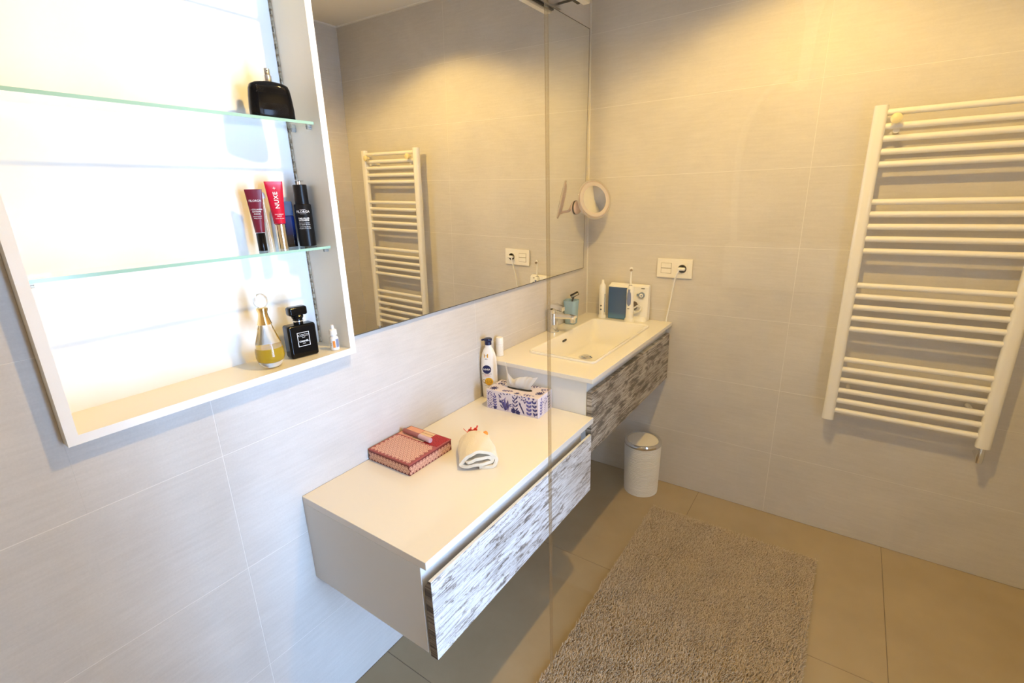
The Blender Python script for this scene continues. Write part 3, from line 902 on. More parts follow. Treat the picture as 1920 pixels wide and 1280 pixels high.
# long front face
chevrons(front, 0.014, 0.0, 7, 0.009, leafV, 0.018)
sprig(front, 0.036, 0.006, PI / 2 + 0.05, 5, 0.011, 0.0055, leafV, 0.0095)
star(front, 0.035, 0.008, 5, 0.008, 0.006, leafD)
for i in range(3): leaf(leafD, front, 0.050 + 0.003 * i, 0.062 - 0.019 * i, -0.85, 0.018, 0.0055)
fan(front, 0.076, 0.004, leafV, 0.048)
leaf(leafL, front, 0.088, 0.003, PI / 2, 0.045, 0.0095)
sprig(front, 0.118, 0.012, PI / 2 + 0.02, 4, 0.0175, 0.005, leafD, 0.0135)
star(front, 0.110, 0.010, 6, 0.011, 0.0085, leafD)
star(front, 0.128, 0.007, 6, 0.010, 0.008, leafD)
for i in range(4): leaf(leafD, front, 0.141 + 0.004 * i, 0.028 - 0.008 * i, 1.95, 0.022, 0.0055)
sprig(front, 0.172, 0.006, PI / 2, 4, 0.0150, 0.0085, leafV, 0.0140)
sprig(front, 0.197, 0.010, PI / 2 + 0.1, 4, 0.0130, 0.0070, leafD, 0.0140)
for i in range(10): leaf(leafD, front, rnd.uniform(0.06, 0.2), rnd.uniform(0.055, 0.068), rnd.uniform(0.2, 2.6), 0.010, 0.0035)
for i in range(34): leaf(leafD if i % 3 else leafL, front, rnd.uniform(0.004, 0.2), rnd.uniform(0.003, 0.064), rnd.uniform(0.4, 2.7), rnd.uniform(0.008, 0.014), 0.0034)
# ends
for fm in (right, left_):
    sprig(fm, 0.018, 0.008, PI / 2 - 0.1, 5, 0.012, 0.0055, leafV, 0.0100)
    chevrons(fm, 0.050, 0.002, 7, 0.0085, leafL, 0.014)
    sprig(fm, 0.080, 0.008, PI / 2, 5, 0.012, 0.0050, leafD, 0.0105)
    for i in range(8): leaf(leafD, fm, rnd.uniform(0.005, 0.09), rnd.uniform(0.005, 0.06), rnd.uniform(0, 6), 0.010, 0.0035)
# top, kept clear of the slot
star(topf, 0.022, 0.018, 10, 0.018, 0.0045, leafD)
star(topf, 0.190, 0.045, 10, 0.016, 0.0042, leafD)
star(topf, 0.120, 0.012, 9, 0.010, 0.003, leafD)
for x, y, a in ((0.012, 0.060, 0.3), (0.010, 0.085, 0.1), (0.060, 0.090, 0.0), (0.130, 0.092, 0.1), (0.060, 0.012, 0.2), (0.145, 0.012, 0.1), (0.180, 0.075, 0.5)):
    sprig(topf, x, y, a, 3, 0.011, 0.0045, leafV if rnd.random() < 0.5 else leafD, 0.010)
for i in range(40):
    x, y = rnd.uniform(0.004, TBW - 0.012), rnd.uniform(0.004, TBD - 0.012)
    if abs(x - TBW / 2) < 0.072 and abs(y - TBD / 2) < 0.026:
        continue
    leaf(leafD if rnd.random() < 0.6 else leafL, topf, x, y, rnd.uniform(0, 6.28), 0.011, 0.004)
obj('navy_leaf_print', polys(leafD), pm('navy_leaf', (0.055, 0.055, 0.20), 0.6), t, kind='stuff')
obj('violet_leaf_print', polys(leafV), pm('violet_leaf', (0.135, 0.12, 0.36), 0.6), t, kind='stuff')
obj('mauve_leaf_print', polys(leafL), pm('mauve_leaf', (0.30, 0.24, 0.42), 0.6), t, kind='stuff')
# the tissue: a creased sheet pulled up through the slot, its right half flopping forward
bm = bmesh.new()
NU, NV = 36, 18
grid = []
for i in range(NU + 1):
    u_ = i / NU
    row = []
    g1 = math.exp(-((u_ - 0.10) / 0.15) ** 2)
    g2 = math.exp(-((u_ - 0.34) / 0.11) ** 2)
    for j in range(NV + 1):
        v_ = j / NV
        hgt_ = 0.054 + 0.042 * g1 - 0.018 * g2 + 0.006 * u_
        z = -0.004 + hgt_ * (v_ - 0.16 * v_ * v_ * (1 - g1))
        x = -0.052 + 0.094 * u_ + 0.022 * v_ * (u_ - 0.35) * 2 * (1 - g1) + g1 * (0.009 * math.sin(v_ * 3.4) - (u_ - 0.10) * 0.035 * max(0.0, v_ - 0.5) * 2)
        bulge = -0.020 * math.sin(v_ * PI * 0.75) * math.sin(min(1, u_ * 1.25) * PI) ** 0.7
        y = 0.004 + bulge + 0.012 * v_ * v_ * (1 - g1) + 0.0035 * math.sin(u_ * 19 + 1) * (0.25 + v_) + 0.0018 * math.sin(u_ * 47) * v_
        row.append(bm.verts.new((x, y, TBH + z)))
    grid.append(row)
for i in range(NU):
    for j in range(NV):
        bm.faces.new((grid[i][j], grid[i + 1][j], grid[i + 1][j + 1], grid[i][j + 1]))
bmesh.ops.solidify(bm, geom=bm.faces, thickness=0.0007)
m_tissue = pm('tissue_paper', (0.92, 0.91, 0.89), 0.9)
_N, _L = nt(m_tissue)
_tl = _N.new('ShaderNodeBsdfTranslucent'); _tl.inputs[0].default_value = (0.92, 0.91, 0.89, 1)
_mx = _N.new('ShaderNodeMixShader'); _mx.inputs[0].default_value = 0.45
_L.new(_N['Principled BSDF'].outputs[0], _mx.inputs[1]); _L.new(_tl.outputs[0], _mx.inputs[2])
_L.new(_mx.outputs[0], _N['Material Output'].inputs[0])
tag(obj('tissue', fin(bm, smooth=70), m_tissue, None), 'white paper tissue pulled up out of the leaf printed box', 'tissue')
ts = bpy.data.objects['tissue']
ts.location = (0.181 - 0.004, 0.6965, ZA)
ts.rotation_euler = (0, 0, R(4.0))

# pink make-up box
PX0, PX1, PY0, PY1, PH = 0.004, 0.1735, 0.171, 0.344, 0.0350
t = thing('makeup_box', 'flat pink gift box with fan scallop print and coloured lid panels', 'box', ((PX0 + PX1) / 2, (PY0 + PY1) / 2, ZA))
w2, d2 = (PX1 - PX0) / 2, (PY1 - PY0) / 2
m_pink = pm('dusty_rose_card', (0.20, 0.035, 0.035), 0.4)
obj('box_body', box(-w2 + 0.001, w2 - 0.001, -d2 + 0.001, d2 - 0.001, 0, PH - 0.003, 0.0008), m_pink, t)
obj('lid', box(-w2, w2, -d2, d2, PH - 0.004, PH, 0.0012), pm('rose_lid_card', (0.34, 0.075, 0.075), 0.35), t)
obj('blush_panel', box(-w2 + 0.004, -w2 + 0.062, d2 - 0.060, d2 - 0.004, PH, PH + 0.0006), pm('blush_card', (0.72, 0.36, 0.25), 0.5), t)
cp = obj('cream_panel', box(-w2 + 0.064, -w2 + 0.110, d2 - 0.060, d2 - 0.004, PH, PH + 0.0006), pm('cream_card', (0.74, 0.52, 0.32), 0.5), t)
for k in range(4):
    obj('gold_line', box(-w2 + 0.065, -w2 + 0.109, d2 - 0.056 + 0.013 * k, d2 - 0.0545 + 0.013 * k, PH + 0.0006, PH + 0.0010), pm('bronze_line', (0.38, 0.20, 0.09), 0.35, 0.5), cp)
m_redp = pm('red_glitter_card', (0.36, 0.008, 0.012), 0.5)
_v = coords(m_redp, (1, 1, 1))
setc(m_redp, ramp(m_redp, noise(m_redp, _v, 420, 2), [(0.35, (0.16, 0.003, 0.006)), (0.55, (0.42, 0.010, 0.014)), (0.75, (0.72, 0.10, 0.09))]))
obj('red_panel', box(-w2 + 0.112, w2 - 0.004, d2 - 0.060, d2 - 0.004, PH, PH + 0.0006), m_redp, t)
def fans(o, r, u, w, h, off, p):
    """interlocking fan shells on a diamond layout"""
    lit, dk = [], []
    y, j = p * 0.50, 0
    while y + p * 0.42 < h:
        x = p * (0.5 if j % 2 == 0 else 1.0)
        while x < w - p * 0.45:
            for r1, lst, k in ((0.455, lit, 1.0), (0.30, dk, 1.6), (0.21, lit, 2.2)):
                pts = [(x + p * r1 * math.cos(a), y - p * 0.06 + p * r1 * math.sin(a)) for a in [PI * (i / 8) for i in range(9)]] + [(x - p * r1 * 0.45, y - p * 0.06 - p * r1 * 0.55), (x, y - p * 0.06 - p * r1), (x + p * r1 * 0.45, y - p * 0.06 - p * r1 * 0.55)]
                lst.append([Vector(o) + Vector(r) * a + Vector(u) * b + Vector(off) * k for a, b in pts])
            x += p
        y += p * 0.58
        j += 1
    return lit, dk
L_, K_ = [], []
PP = 0.0145
for o, r, u, w, h, off in (((-w2 + 0.004, -d2 + 0.004, PH), (1, 0, 0), (0, 1, 0), 2 * w2 - 0.008, 0.106, (0, 0, 0.0004)),
                           ((-w2, -d2 + 0.001, 0.001), (1, 0, 0), (0, 0, 1), 2 * w2, PH - 0.005, (0, -0.0004, 0)),
                           ((w2 - 0.001, -d2, 0.001), (0, 1, 0), (0, 0, 1), 2 * d2, PH - 0.005, (0.0004, 0, 0))):
    a, b = fans(o, r, u, w, h, off, PP if u == (0, 1, 0) else 0.0126)
    L_ += a; K_ += b
obj('fan_print', polys(L_), pm('rose_gold_foil', (0.88, 0.56, 0.44), 0.30, 0.35), t, kind='stuff')
obj('fan_eye_print', polys(K_), pm('dark_rose_ink', (0.24, 0.05, 0.05), 0.5), t, kind='stuff')

ax = Vector((0.114, -0.006, 0)).normalized()
t = thing('lip_gloss', 'small lip gloss tube with lilac cap lying on the pink box', 'lip gloss', (0.078, 0.296, ZA + PH + 0.0080), math.atan2(ax.y, ax.x))
def xcyl(prof, n=24):
    return loft([[(x, r * math.cos(2 * PI * i / n), r * math.sin(2 * PI * i / n)) for i in range(n)] for x, r in prof], True, True, 40)
obj('gloss_vial', xcyl([(-0.060, 0.0045), (-0.058, 0.0068), (0.010, 0.0072), (0.012, 0.006)]), pm('rose_vial', (0.42, 0.14, 0.12), 0.12, trans=0.3, coat=0.3), t)
obj('vial_cap', xcyl([(0.012, 0.0072), (0.050, 0.0080), (0.058, 0.0080), (0.060, 0.0072)]), pm('lilac_cap', (0.60, 0.42, 0.48), 0.2), t)

# rolled cream towel
t = thing('rolled_towel', 'small rolled cream plush towel lying on the worktop', 'towel', (0.262, 0.352, ZA + 0.0005), R(-46))
cl = spline([(0.000, 0.0045), (0.020, 0.0045), (0.034, 0.0050), (0.042, 0.0140), (0.041, 0.030), (0.026, 0.046), (0.004, 0.0540), (-0.018, 0.0480), (-0.036, 0.0320), (-0.043, 0.0190), (-0.038, 0.0135), (-0.015, 0.0140), (0.012, 0.0148), (0.029, 0.0170), (0.0315, 0.0250), (0.018, 0.0335), (-0.005, 0.0330), (-0.026, 0.0245), (-0.031, 0.0215)][:19] if False else
            [(0.000, 0.0045, 0), (0.020, 0.0045, 0), (0.034, 0.0050, 0), (0.042, 0.0140, 0), (0.041, 0.030, 0), (0.026, 0.046, 0), (0.004, 0.0540, 0), (-0.018, 0.0480, 0), (-0.036, 0.0320, 0), (-0.043, 0.0190, 0), (-0.038, 0.0135, 0), (-0.015, 0.0140, 0), (0.012, 0.0148, 0), (0.029, 0.0170, 0), (0.0315, 0.0250, 0), (0.018, 0.0335, 0), (-0.005, 0.0330, 0), (-0.026, 0.0245, 0), (-0.031, 0.0215, 0)], 5)
nn = len(cl)
rings = []
rr = random.Random(3)
NX = 22
for ix in range(NX + 1):
    f = ix / NX                         # 0 back .. 1 front
    x = -0.078 + 0.150 * f
    sy = 0.98 + 0.16 * math.sin(f * PI * 0.60)
    sz = 0.74 + 0.28 * math.sin(min(1, f * 1.6) * PI / 2) - 0.03 * f
    th = 0.0046
    A_, B_ = [], []
    for i, p in enumerate(cl):
        tg = (cl[min(i + 1, nn - 1)] - cl[max(i - 1, 0)]).normalized()
        nm_ = Vector((-tg.y, tg.x, 0))
        wob = 0.0011 * math.sin(i * 0.33 + 7 * f) + 0.0009 * math.sin(i * 0.9 - 11 * f) + rr.uniform(-0.0004, 0.0004)
        wob *= min(1, p.y / 0.012)
        a = p + nm_ * (th + wob)
        b = p - nm_ * (th - wob)
        xx = x + (0.004 * math.sin(i * 0.25) if ix == NX else 0)
        A_.append((xx, a.x * sy, max(0.0, a.y * sz))); B_.append((xx, b.x * sy, max(0.0, b.y * sz)))
    rings.append(A_ + B_[::-1])
bm = bmesh.new()
rs = [[bm.verts.new(p) for p in r] for r in rings]
m_ = len(rs[0])
for a, b in zip(rs[:-1], rs[1:]):
    for i in range(m_):
        j = (i + 1) % m_
        bm.faces.new((a[i], a[j], b[j], b[i]))
for ring_, fl_ in ((rs[0], True), (rs[-1], False)):
    for i in range(nn - 1):
        f4 = (ring_[i], ring_[i + 1], ring_[m_ - 2 - i], ring_[m_ - 1 - i])
        bm.faces.new(f4 if fl_ else f4[::-1])
m_towel = pm('cream_plush', (0.84, 0.75, 0.58), 0.95, sheen=0.4)
_v = coords(m_towel, (1, 1, 1))
bump(m_towel, noise(m_towel, _v, 260, 4, 0.7), 0.9, 0.003)
obj('cloth', fin(bm, smooth=60), m_towel, t)
def strip(pts, w, side, th=0.0008):
    pts = spline(pts, 5)
    s = Vector(side).normalized() * w / 2
    bm = bmesh.new()
    rg = []
    for i, p in enumerate(pts):
        k = 1.0
        tg = (pts[min(i + 1, len(pts) - 1)] - pts[max(i - 1, 0)]).normalized()
        nn_ = tg.cross(s).normalized() * th
        rg.append([tuple(p + s + nn_), tuple(p - s + nn_), tuple(p - s - nn_), tuple(p + s - nn_)])
    aloft(bm, rg)
    return fin(bm, smooth=50)
m_rib = pm('red_ribbon', (0.72, 0.08, 0.05), 0.5)
rb = obj('red_ribbon', strip([(-0.076, -0.022, 0.034), (-0.084, -0.014, 0.043), (-0.080, -0.004, 0.041), (-0.086, 0.004, 0.044), (-0.078, 0.010, 0.042)], 0.011, (0.3, 0.2, 1)), m_rib, t)
for pts in ([(-0.078, -0.018, 0.038), (-0.084, -0.026, 0.044), (-0.082, -0.030, 0.050)], [(-0.080, 0.004, 0.040), (-0.086, 0.010, 0.048), (-0.088, 0.013, 0.054)], [(-0.080, -0.006, 0.040), (-0.088, -0.008, 0.046), (-0.092, -0.006, 0.048)]):
    obj('ribbon_tail', strip(pts, 0.006, (1, 0.4, 0)), m_rib, rb)
bm = bmesh.new()
bmesh.ops.create_icosphere(bm, subdivisions=3, radius=0.0085)
for v in bm.verts:
    v.co *= 1 + rr.uniform(-0.16, 0.16)
    v.co.z *= 1.25
bmesh.ops.translate(bm, verts=bm.verts, vec=(-0.070, 0.034, 0.030))
obj('orange_pompom', fin(bm, smooth=80), pm('orange_wool', (0.85, 0.30, 0.05), 0.9), t)

# ------------------------------------------------------------------ on the sink counter
t = thing('deodorant_bottle', 'slim white bottle with barcode behind the lotion on the countertop', 'bottle', (0.026, 0.802, ZB), R(-40))
obj('body', lathe([(0.0125, 0), (0.0140, 0.001), (0.0140, 0.045), (0.0135, 0.046)], 32), m_whitep, t)
obj('cap', lathe([(0.0140, 0.0465), (0.0145, 0.047), (0.0142, 0.068), (0.0120, 0.073), (0.004, 0.075)], 32), m_whitep, t)
obj('barcode', text_me('|||||||', 0.012, (0, 0, 0.030), UZ, (-1, 0, 0), bend=(0.0143, 0.35)), m_inkd, t)

t = thing('tumbler', 'pale blue translucent square tumbler beside the faucet', 'cup', (0.036, 1.362, ZB), R(6))
m_cup = pm('frosted_blue', (0.52, 0.76, 0.98), 0.22, trans=0.5, ior=1.2)
ro, ri = [], []
obj('beaker', loft([rrect(0.044, 0.044, 0.012, 0.0, 6), rrect(0.050, 0.050, 0.014, 0.002, 6), rrect(0.056, 0.056, 0.015, 0.05, 6), rrect(0.064, 0.064, 0.017, 0.112, 6),
                    rrect(0.059, 0.059, 0.015, 0.112, 6), rrect(0.051, 0.051, 0.012, 0.05, 6), rrect(0.042, 0.042, 0.010, 0.016, 6)], True, True, 50), m_cup, t)
obj('base_foot', loft([rrect(0.042, 0.042, 0.011, 0.0165, 6), rrect(0.048, 0.048, 0.012, 0.026, 6)], True, True, 50), pm('clear_blue_base', (0.55, 0.70, 0.74), 0.1, trans=0.6), t)
t = thing('razor', 'black disposable razor standing in the blue tumbler', 'razor', (0.036, 1.362, ZB))
obj('handle', tube([(-0.012, -0.010, 0.030), (-0.004, 0.000, 0.080), (0.010, 0.006, 0.128)], [0.0045, 0.0050, 0.0040], 12), m_blackm, t)
hd = obj('razor_head', box(-0.020, 0.020, -0.005, 0.005, -0.008, 0.010, 0.002), m_blackm, t)
hd.location = (0.014, 0.008, 0.136); hd.rotation_euler = (R(20), R(-28), R(25))
obj('blade', box(-0.018, 0.018, -0.0058, -0.0050, -0.003, 0.005), m_steel, hd)

# oral care station leaning on the far wall
DX0, DX1 = 0.140, 0.333
t = thing('oral_care_station', 'white oral irrigator station with blue water tank against the tiled wall', 'oral irrigator', (DX0, D - 0.060, ZB))
wS = DX1 - DX0
bm = bmesh.new()
prof = [(0.010, 0.0), (0.054, 0.0), (0.054, 0.158), (0.050, 0.168), (0.038, 0.168), (0.026, 0.160), (0.020, 0.020)]
aloft(bm, [[(x, y, z) for y, z in prof] for x in (0.0, wS)])
bmesh.ops.bevel(bm, geom=[e for e in bm.edges], offset=0.002, segments=2, affect='EDGES')
obj('housing', fin(bm, smooth=40), m_whitep, t)
tk = obj('water_tank', loft([rrect(0.092, 0.036, 0.006, 0.002, 4, 0.051, 0.014), rrect(0.095, 0.038, 0.007, 0.03, 4, 0.051, 0.015), rrect(0.097, 0.036, 0.007, 0.10, 4, 0.051, 0.018), rrect(0.097, 0.034, 0.007, 0.154, 4, 0.051, 0.020)], True, True, 50), pm('deep_blue_tank', (0.020, 0.095, 0.19), 0.12, coat=0.3), t)
_m = MATS['deep_blue_tank']
_v = coords(_m, (1, 1, 1)); _s = node(_m, 'ShaderNodeSeparateXYZ'); _m.node_tree.links.new(_v, _s.inputs[0])
_r = node(_m, 'ShaderNodeMapRange'); _r.inputs[2].default_value = 0.15; _m.node_tree.links.new(_s.outputs['Z'], _r.inputs[0])
setc(_m, ramp(_m, _r.outputs[0], [(0.08, (0.06, 0.19, 0.40)), (0.22, (0.022, 0.095, 0.27)), (0.8, (0.018, 0.075, 0.21))]))
obj('tank_lid', loft([rrect(0.101, 0.036, 0.008, 0.1545, 4, 0.051, 0.021), rrect(0.099, 0.034, 0.008, 0.160, 4, 0.051, 0.023)], True, True, 50), m_whitep, t)
obj('base_foot', loft([rrect(0.088, 0.048, 0.012, 0.0, 5, 0.145, 0.022), rrect(0.084, 0.044, 0.012, 0.010, 5, 0.145, 0.023), rrect(0.074, 0.034, 0.010, 0.018, 5, 0.145, 0.028)], True, True, 45), m_whitep, t)
kb = obj('dial', loft([[(0.162 + r * math.cos(2 * PI * i / 28), y, 0.122 + r * math.sin(2 * PI * i / 28)) for i in range(28)] for r, y in ((0.014, 0.030), (0.014, 0.016), (0.012, 0.013))], True, True, 40), pm('slate_blue', (0.20, 0.27, 0.42), 0.3), t)
obj('dial_face', loft([[(0.163 + r * math.cos(2 * PI * i / 28), y, 0.122 + r * math.sin(2 * PI * i / 28)) for i in range(28)] for r, y in ((0.0090, 0.0132), (0.0090, 0.0105), (0.008, 0.0098))], True, True, 40), m_whitep, kb)
obj('dial_hub', loft([[(0.165 + r * math.cos(2 * PI * i / 16), y, 0.122 + r * math.sin(2 * PI * i / 16)) for i in range(16)] for r, y in ((0.0036, 0.0098), (0.0036, 0.009))], True, True, 40), pm('slate_blue', (0, 0, 0)), kb)
obj('dial_pointer', box(0.138, 0.150, 0.0165, 0.026, 0.117, 0.127, 0.002), pm('slate_blue', (0, 0, 0)), kb)
obj('top_mark', box(0.158, 0.174, 0.0225, 0.0265, 0.152, 0.1545), m_inkd, t)
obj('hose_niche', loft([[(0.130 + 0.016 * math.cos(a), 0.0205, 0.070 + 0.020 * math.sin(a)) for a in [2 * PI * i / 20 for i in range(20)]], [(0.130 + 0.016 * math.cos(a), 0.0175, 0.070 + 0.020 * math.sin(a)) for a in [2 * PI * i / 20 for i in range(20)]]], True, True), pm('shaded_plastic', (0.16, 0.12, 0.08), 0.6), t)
hp = []
for k in range(90):
    a = k * 0.30
    hp.append((0.146 + 0.020 * math.cos(a) + 0.004 * math.sin(a * 0.37), 0.008 + 0.0035 * math.sin(a * 0.5), 0.056 + 0.017 * math.sin(a + 0.5) + 0.004 * math.cos(a * 0.31)))
obj('coiled_hose', tube(hp, 0.0017, 8), m_whitep, t)
obj('hose_strap', tube(spline([(0.126, 0.010, 0.078), (0.128, 0.006, 0.055), (0.124, 0.008, 0.038)], 6), 0.003, 8), m_whitep, t)

t = thing('electric_toothbrush', 'white electric toothbrush without brush head left of the blue tank', 'toothbrush', (0.117, D - 0.066, ZB))
obj('charger', lathe([(0.0190, 0), (0.0190, 0.010), (0.0160, 0.015)], 28), m_whitep, t)
bd = obj('handle', lathe([(0.0150, 0.015), (0.0155, 0.05), (0.0165, 0.10), (0.0165, 0.145), (0.0145, 0.160), (0.0070, 0.170), (0.0052, 0.186)], 28, 50), m_whitep, t)
obj('drive_pin', tube([(0, 0, 0.186), (0.0005, 0, 0.212)], 0.0017, 10), m_steel, t)
for z in (0.062, 0.044):
    obj('button', tube([(0.0, -0.0150, z), (0.0, -0.0166, z)], 0.0040, 12), m_inkd, bd)
obj('side_grip', tube([(0.0140, -0.006, 0.03), (0.0145, -0.006, 0.12)], 0.0026, 8), pm('slate_blue', (0, 0, 0)), bd)

t = thing('electric_toothbrush', 'white toothbrush with blue grip and long brush head right of the tank', 'toothbrush', (0.262, D - 0.080, ZB))
obj('charger', lathe([(0.0225, 0), (0.0225, 0.012), (0.0190, 0.018)], 28), m_whitep, t)
bd = obj('handle', lathe([(0.0180, 0.018), (0.0170, 0.05), (0.0165, 0.09), (0.0165, 0.150), (0.0140, 0.163), (0.0080, 0.172)], 28, 50), m_whitep, t)
gp = []
NZ = 12
for k in range(NZ + 1):
    z = 0.078 + 0.078 * k / NZ
    f = k / NZ
    hw = 0.0075 * (math.sin(PI * (0.10 + 0.80 * f ** 0.7))) ** 0.6 + 0.001
    gp.append([(hw * 1.2 * c1, -(0.0172 - 0.0028 * abs(c1) ** 2), z) for c1 in (-1, -0.5, 0, 0.5, 1)])
obj('blue_grip', loft(gp, False, False, 60, closed=False), pm('periwinkle_grip', (0.17, 0.22, 0.42), 0.5), bd)
obj('display', box(-0.005, 0.005, -0.0182, -0.0168, 0.064, 0.067), m_inkd, bd)
obj('ring_band', lathe([(0.0078, 0.171), (0.0078, 0.174), (0.0060, 0.1745)], 20), pm('grey_ring', (0.25, 0.25, 0.26), 0.4), t)
obj('brush_neck', tube([(0, 0, 0.1735), (0.0, 0, 0.20), (0.001, 0, 0.245)], [0.0055, 0.0042, 0.0034], 14), m_whitep, t)
bh = obj('brush_head', loft([[(0.001 + 0.0070 * math.cos(2 * PI * i / 20), y, 0.250 + 0.0070 * math.sin(2 * PI * i / 20)) for i in range(20)] for y in (0.003, -0.004)], True, True, 40), m_whitep, t)
obj('bristles', loft([[(0.003 + 0.0050 * math.cos(2 * PI * i / 16), y, 0.244 + 0.0055 * math.sin(2 * PI * i / 16)) for i in range(16)] for y in (-0.004, -0.012)], True, True, 40), pm('grey_bristles', (0.30, 0.24, 0.17), 0.8), bh)

# wall socket plate with switches, plug and cable
SX0, SX1, SZ0, SZ1 = 0.3576, 0.5144, 1.0542, 1.1401
t = thing('socket_plate', 'cream double wall plate with two rocker switches and a power socket', 'socket', ((SX0 + SX1) / 2, D, (SZ0 + SZ1) / 2))
m_ivory = pm('ivory_plastic', (0.84, 0.80, 0.70), 0.28)
hw, hh = (SX1 - SX0) / 2, (SZ1 - SZ0) / 2
obj('plate', box(-hw, hw, -0.0095, -0.0005, -hh, hh, 0.0022, 2), m_ivory, t)
for z0, z1 in ((0.0015, 0.0220), (-0.0220, -0.0015)):
    obj('rocker', box(-0.0585, -0.0140, -0.0118, -0.0090, z0, z1, 0.0008), m_ivory, t)
obj('switch_gap', box(-0.0600, -0.0125, -0.0099, -0.0092, -0.0235, 0.0235), pm('gap_shadow', (0.35, 0.30, 0.22), 0.7), t)
so = obj('socket_frame', box(0.0120, 0.0590, -0.0105, -0.0090, -0.0235, 0.0235, 0.0006), m_ivory, t)
def ycyl(prof, cx, cz, n=32):
    return loft([[(cx + r * math.cos(2 * PI * i / n), y, cz + r * math.sin(2 * PI * i / n)) for i in range(n)] for r, y in prof], True, True, 40)
obj('socket_well', ycyl([(0.0190, -0.0106), (0.0190, -0.0112), (0.0175, -0.0112), (0.0165, -0.0106)], 0.0355, 0.0), pm('well_shadow', (0.20, 0.17, 0.12), 0.5), so)
for s in (1, -1):
    obj('earth_clip', box(0.033, 0.038, -0.0125, -0.0110, 0.0135 * s - 0.0015, 0.0135 * s + 0.0015), m_dark, so)
t = thing('power_cable', 'white plug and cable running from the socket down behind the sink counter', 'cable', (0.4715, D, 1.0972))
obj('plug', box(-0.0165, 0.0150, -0.030, -0.0115, -0.0060, 0.0070, 0.004, 2), m_whitep, t)
obj('cord', tube(spline([(-0.010, -0.026, -0.003), (-0.020, -0.030, -0.030), (-0.031, -0.022, -0.085), (-0.044, -0.014, -0.165), (-0.055, -0.010, -0.225), (-0.058, -0.008, -0.250)], 8), 0.0032, 10), m_whitep, t)

# magnifying mirror on a suction foot, stuck on the big mirror
c0 = Vector((0.098, 1.461, 1.405))
n0 = Vector((0.84, -0.50, 0.20)).normalized()
t = thing('magnifying_mirror', 'round magnifying mirror with clear rim on a suction foot', 'mirror', tuple(c0))
zax = n0
xax = Vector((0, 0, 1)).cross(zax).normalized()
yax = zax.cross(xax)
RM = Matrix((xax, yax, zax)).transposed()
def tr_me(me, mat3, off=(0, 0, 0)):
    for v in me.vertices:
        v.co = mat3 @ v.co + Vector(off)
    return me
m_rose = pm('pinkish_frame', (0.66, 0.50, 0.44), 0.3)
obj('back_shell', tr_me(lathe([(0.020, -0.014), (0.060, -0.012), (0.078, -0.006), (0.082, 0.0), (0.078, 0.001), (0.060, -0.002)], 48, 50), RM), m_rose, t)
obj('matte_band', tr_me(lathe([(0.0590, 0.0020), (0.0605, 0.0035), (0.0770, 0.0030), (0.0780, 0.0015)], 56, 50, False, False), RM), pm('frosted_band', (0.58, 0.51, 0.47), 0.45), t)
obj('reflector', tr_me(lathe([(0.0005, 0.0005), (0.030, 0.0012), (0.0595, 0.0030)], 48, 80, False, False), RM), m_mirror, t)
ring = []
for k in range(13):
    a = 2 * PI * k / 12
    ring.append((0.0835 + 0.0050 * math.cos(a), 0.0050 * math.sin(a)))
obj('clear_rim', tr_me(loft([circ(r, z, 56) for r, z in ring], False, False, 80), RM), pm('clear_acrylic', (1, 0.97, 0.94), 0.03, trans=0.9, ior=1.45), t)
foot = Vector((0.0135, 1.446, 1.372)) - c0
arm0 = RM @ Vector((-0.030, -0.055, -0.010))
obj('arm', tube([arm0, arm0.lerp(foot, 0.5) + Vector((0.0, 0, -0.006)), foot + Vector((0.022, 0, 0))], [0.006, 0.0055, 0.007], 14), m_rose, t)
bm = bmesh.new()
bmesh.ops.create_uvsphere(bm, u_segments=18, v_segments=12, radius=0.009)
bmesh.ops.translate(bm, verts=bm.verts, vec=arm0)
obj('ball_joint', fin(bm, smooth=80), m_rose, t)
XM = Matrix(((0, 0, 1), (1, 0, 0), (0, 1, 0)))     # lathe axis -> +x
sf = obj('suction_foot', tr_me(lathe([(0.030, 0.0035), (0.030, 0.009), (0.024, 0.016), (0.013, 0.020), (0.010, 0.026)], 36, 50), XM, foot), m_rose, t)
obj('rubber_gasket', tr_me(lathe([(0.029, 0.0005), (0.031, 0.0005), (0.031, 0.0035), (0.029, 0.0035)], 36, 50), XM, foot), m_dark, sf)

# ------------------------------------------------------------------ floor: bin and rug
t = thing('waste_bin', 'round ribbed white waste bin with chrome rim in the corner', 'bin', (0.373, 1.478, 0.0))
m_bin = pm('white_ribbed_ceramic', (0.82, 0.80, 0.76), 0.45)
pr = [(0.078, 0.0), (0.081, 0.002)]
rq = random.Random(8)
z = 0.006
while z < 0.256:
    k = 0.081 + 0.0065 * z / 0.26
    pr += [(k - 0.0026 - rq.uniform(0, 0.0012), z), (k + rq.uniform(0, 0.0008), z + 0.0028), (k + rq.uniform(0, 0.0008), z + 0.0056)]
    z += 0.0078
pr += [(0.0868, 0.258), (0.084, 0.260)]
obj('body', lathe(pr, 56, 30), m_bin, t)
obj('chrome_rim', lathe([(0.0870, 0.259), (0.0895, 0.262), (0.0895, 0.272), (0.0860, 0.278), (0.0790, 0.279), (0.0745, 0.276), (0.0740, 0.262)], 56, 50, False, False), m_chrome, t)
ld = obj('swing_lid', lathe([(0.0730, 0.0), (0.0738, 0.002), (0.0725, 0.004), (0.040, 0.0065), (0.001, 0.007)], 48, 50), pm('white_lid', (0.80, 0.77, 0.70), 0.22), t)
ld.location = (0, 0, 0.268)
ld.rotation_euler = (R(2.0), R(2.0), 0)

